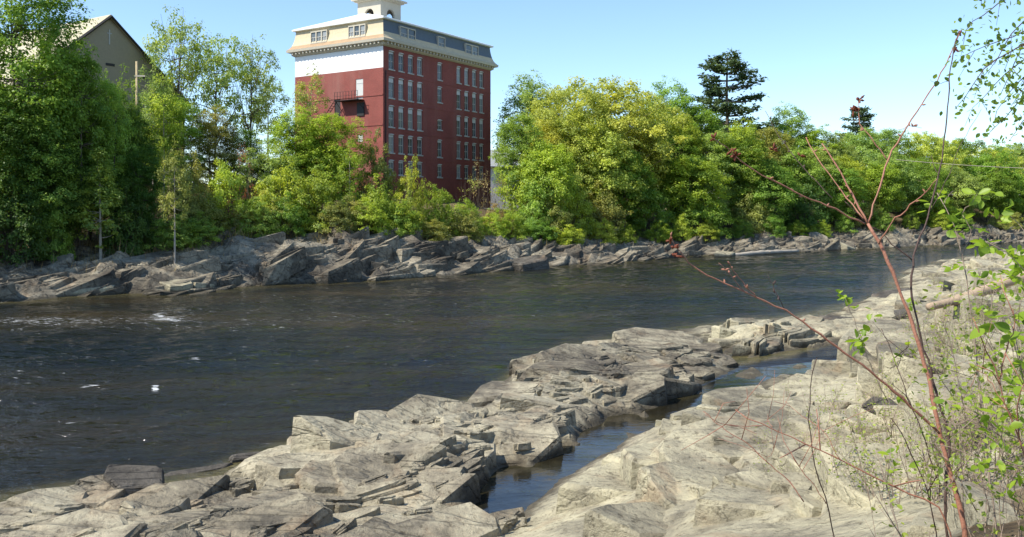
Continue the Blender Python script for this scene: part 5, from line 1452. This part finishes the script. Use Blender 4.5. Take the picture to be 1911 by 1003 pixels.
# sprigs growing from the slab and the bank
def sprig_proto(seed):
    rng = np.random.default_rng(seed); mb = MB(); tips = []
    for _ in range(rng.integers(4, 8)):
        d = np.array([*rng.normal(0, .33, 2), 1.0]); L = rng.uniform(.35, .85)
        e = d * L; m_ = e * .5 + np.array([*rng.normal(0, .05, 2), 0.02])
        pl = resample([np.array([*rng.normal(0, .03, 2), -.06]), m_, e], 7); mb.tube(pl, np.linspace(.0045, .0016, 7), 4)
        for _ in range(3):
            k = rng.integers(2, 6); q = pl[k] + unit(rng.normal(size=3) + np.array([0, 0, .8])) * rng.uniform(.06, .2); mb.tube([pl[k], q], [.002, .001], 3); tips.append(q)
        tips += list(pl[2:])
    tips = np.array(tips)
    pos = tips[rng.integers(len(tips), size=90)] + rng.normal(0, .03, (90, 3))
    n = len(pos); nrm = unit(np.array([0, 0, .8]) + rng.normal(size=(n, 3)) * .6); t = unit(np.cross(nrm, rng.normal(size=(n, 3)))); b_ = np.cross(t, nrm)
    sz = rng.uniform(.018, .038, n)[:, None, None]
    V = pos[:, None] + sz * (b_[:, None] * LV[None, :, 0, None] + t[:, None] * LV[None, :, 1, None] + nrm[:, None] * LV[None, :, 2, None])
    Q = (LQ[None] + (np.arange(n) * len(LV))[:, None, None]).reshape(-1, 4)
    return mb.mesh('twigs', M['greystem'], True), np_mesh('leaves', V.reshape(-1, 3), [Q], M['sprigleaf'], True, fattr={'rnd': np.repeat(rng.random(n), len(LQ))})
SPR = [sprig_proto(s) for s in range(5)]
sprigs = []
rs = np.random.default_rng(21)
for _ in range(2500):
    if len(sprigs) >= 150: break
    px = rs.uniform(840, 1240) if len(sprigs) < 140 else rs.uniform(700, 1900); py = rs.uniform(330, 600) if len(sprigs) < 140 else rs.uniform(600, 900)
    if rs.random() > np.clip((px - 850) / 260, 0.12, 1): continue
    z = 2.0
    for _k2 in range(3):
        p = W(px, py, z); z = gz(p[0], p[1])
    if z < 0.7 or p[1] < 2.2: continue
    e = empty('green_sprig', (p[0], p[1], z), rs.uniform(0, 6.28)); s_ = rs.uniform(.6, 1.25) * (0.7 if px < 950 else (1.1 if px < 1060 else 1.3)); e.scale = (s_, s_, s_)
    v = SPR[len(sprigs) % 5]; link('twigs', v[0], e); link('leaves', v[1], e)
    tag(e, 'small thin-leaved green sprig rooted in a crack of the pale bank rock', 'sprig', 'green sprigs on the near bank rocks'); sprigs.append(e)

# birch whose hanging twigs enter at the upper right
bt = empty('birch_tree', (P(1420, 590, 6.2)[0], 6.2, gz(P(1420, 590, 6.2)[0], 6.2))); OB = np.array(bt.location)
tag(bt, 'birch with drooping twigs of small dark leaves hanging in at the upper right', 'birch tree')
mb = MB(); base = OB - np.array([0, 0, .2])
stm = resample([base, base + np.array([-.1, 0, 2.5]), base + np.array([.1, .1, 5.5]), base + np.array([0, .2, 9])], 20); mb.tube(stm, np.linspace(.13, .04, 20), 10)
kid(mb, 'trunk', M['palebark'], bt, OB)
rb = np.random.default_rng(31); tw = MB(); lp = []; 
TW = [[(1330, -60), (1240, -25), (1190, -5), (1166, 6), (1158, 15), (1142, 23), (1134, 32), (1128, 48)],
      [(1330, -40), (1230, 15), (1190, 42), (1165, 50), (1145, 58), (1128, 66)],
      [(1330, -30), (1230, 25), (1195, 55), (1170, 68), (1150, 84), (1140, 100), (1130, 115), (1119, 128)],
      [(1330, -20), (1240, 40), (1200, 70), (1180, 85), (1165, 100), (1152, 115), (1140, 126)],
      [(1340, -10), (1250, 50), (1212, 80), (1190, 100), (1176, 118), (1168, 130)],
      [(1340, 0), (1250, 70), (1215, 105), (1195, 118), (1178, 138), (1165, 150), (1157, 158)],
      [(1340, 0), (1260, 80), (1225, 120), (1200, 140), (1188, 158), (1182, 166)],
      [(1340, -40), (1250, 0), (1215, 30), (1195, 60), (1182, 90), (1172, 112)],
      [(1340, -50), (1240, -20), (1205, 20), (1185, 40), (1165, 75), (1150, 92)],
      [(1340, -50), (1260, 10), (1230, 60), (1210, 90), (1195, 110), (1185, 124)],
      [(1350, -30), (1280, 60), (1250, 110), (1230, 150), (1222, 190)], [(1350, -30), (1300, 60), (1280, 130), (1270, 190)], [(1350, -80), (1260, -60), (1200, -40), (1150, -12), (1150, 5)],
      [(1420, -60), (1440, 60), (1450, 150), (1440, 230)], [(1420, -60), (1500, 40), (1530, 130), (1535, 210)]]
for t_ in TW:
    Yb = rb.uniform(4.7, 5.4)
    pts = [P(a, b_, Yb) for a, b_ in t_]
    k = int(np.argmin(np.abs(stm[:, 2] - pts[0][2] + .3))); 
    pl = resample([stm[k]] + pts, 40); tw.tube(pl, np.linspace(.016, .0015, 40), 5)
    for i in range(8, 40):
        for _ in range(7):
            lp.append(pl[i] + rb.normal(0, .035, 3))
        if rb.random() < .35:
            e_ = pl[i] + np.array([*rb.normal(0, .06, 2), -rb.uniform(.03, .16)]); tw.tube([pl[i], e_], [.002, .001], 3)
            for f_ in (.3, .6, 1): lp.append(pl[i] + (e_ - pl[i]) * f_ + rb.normal(0, .012, 3))
kid(tw, 'twigs', M['darkstem'], bt, OB)
big_leaves('leaves', lp, 0.031, rb, M['birchleaf'], bt, hang=1.2, up=.2).location = -OB
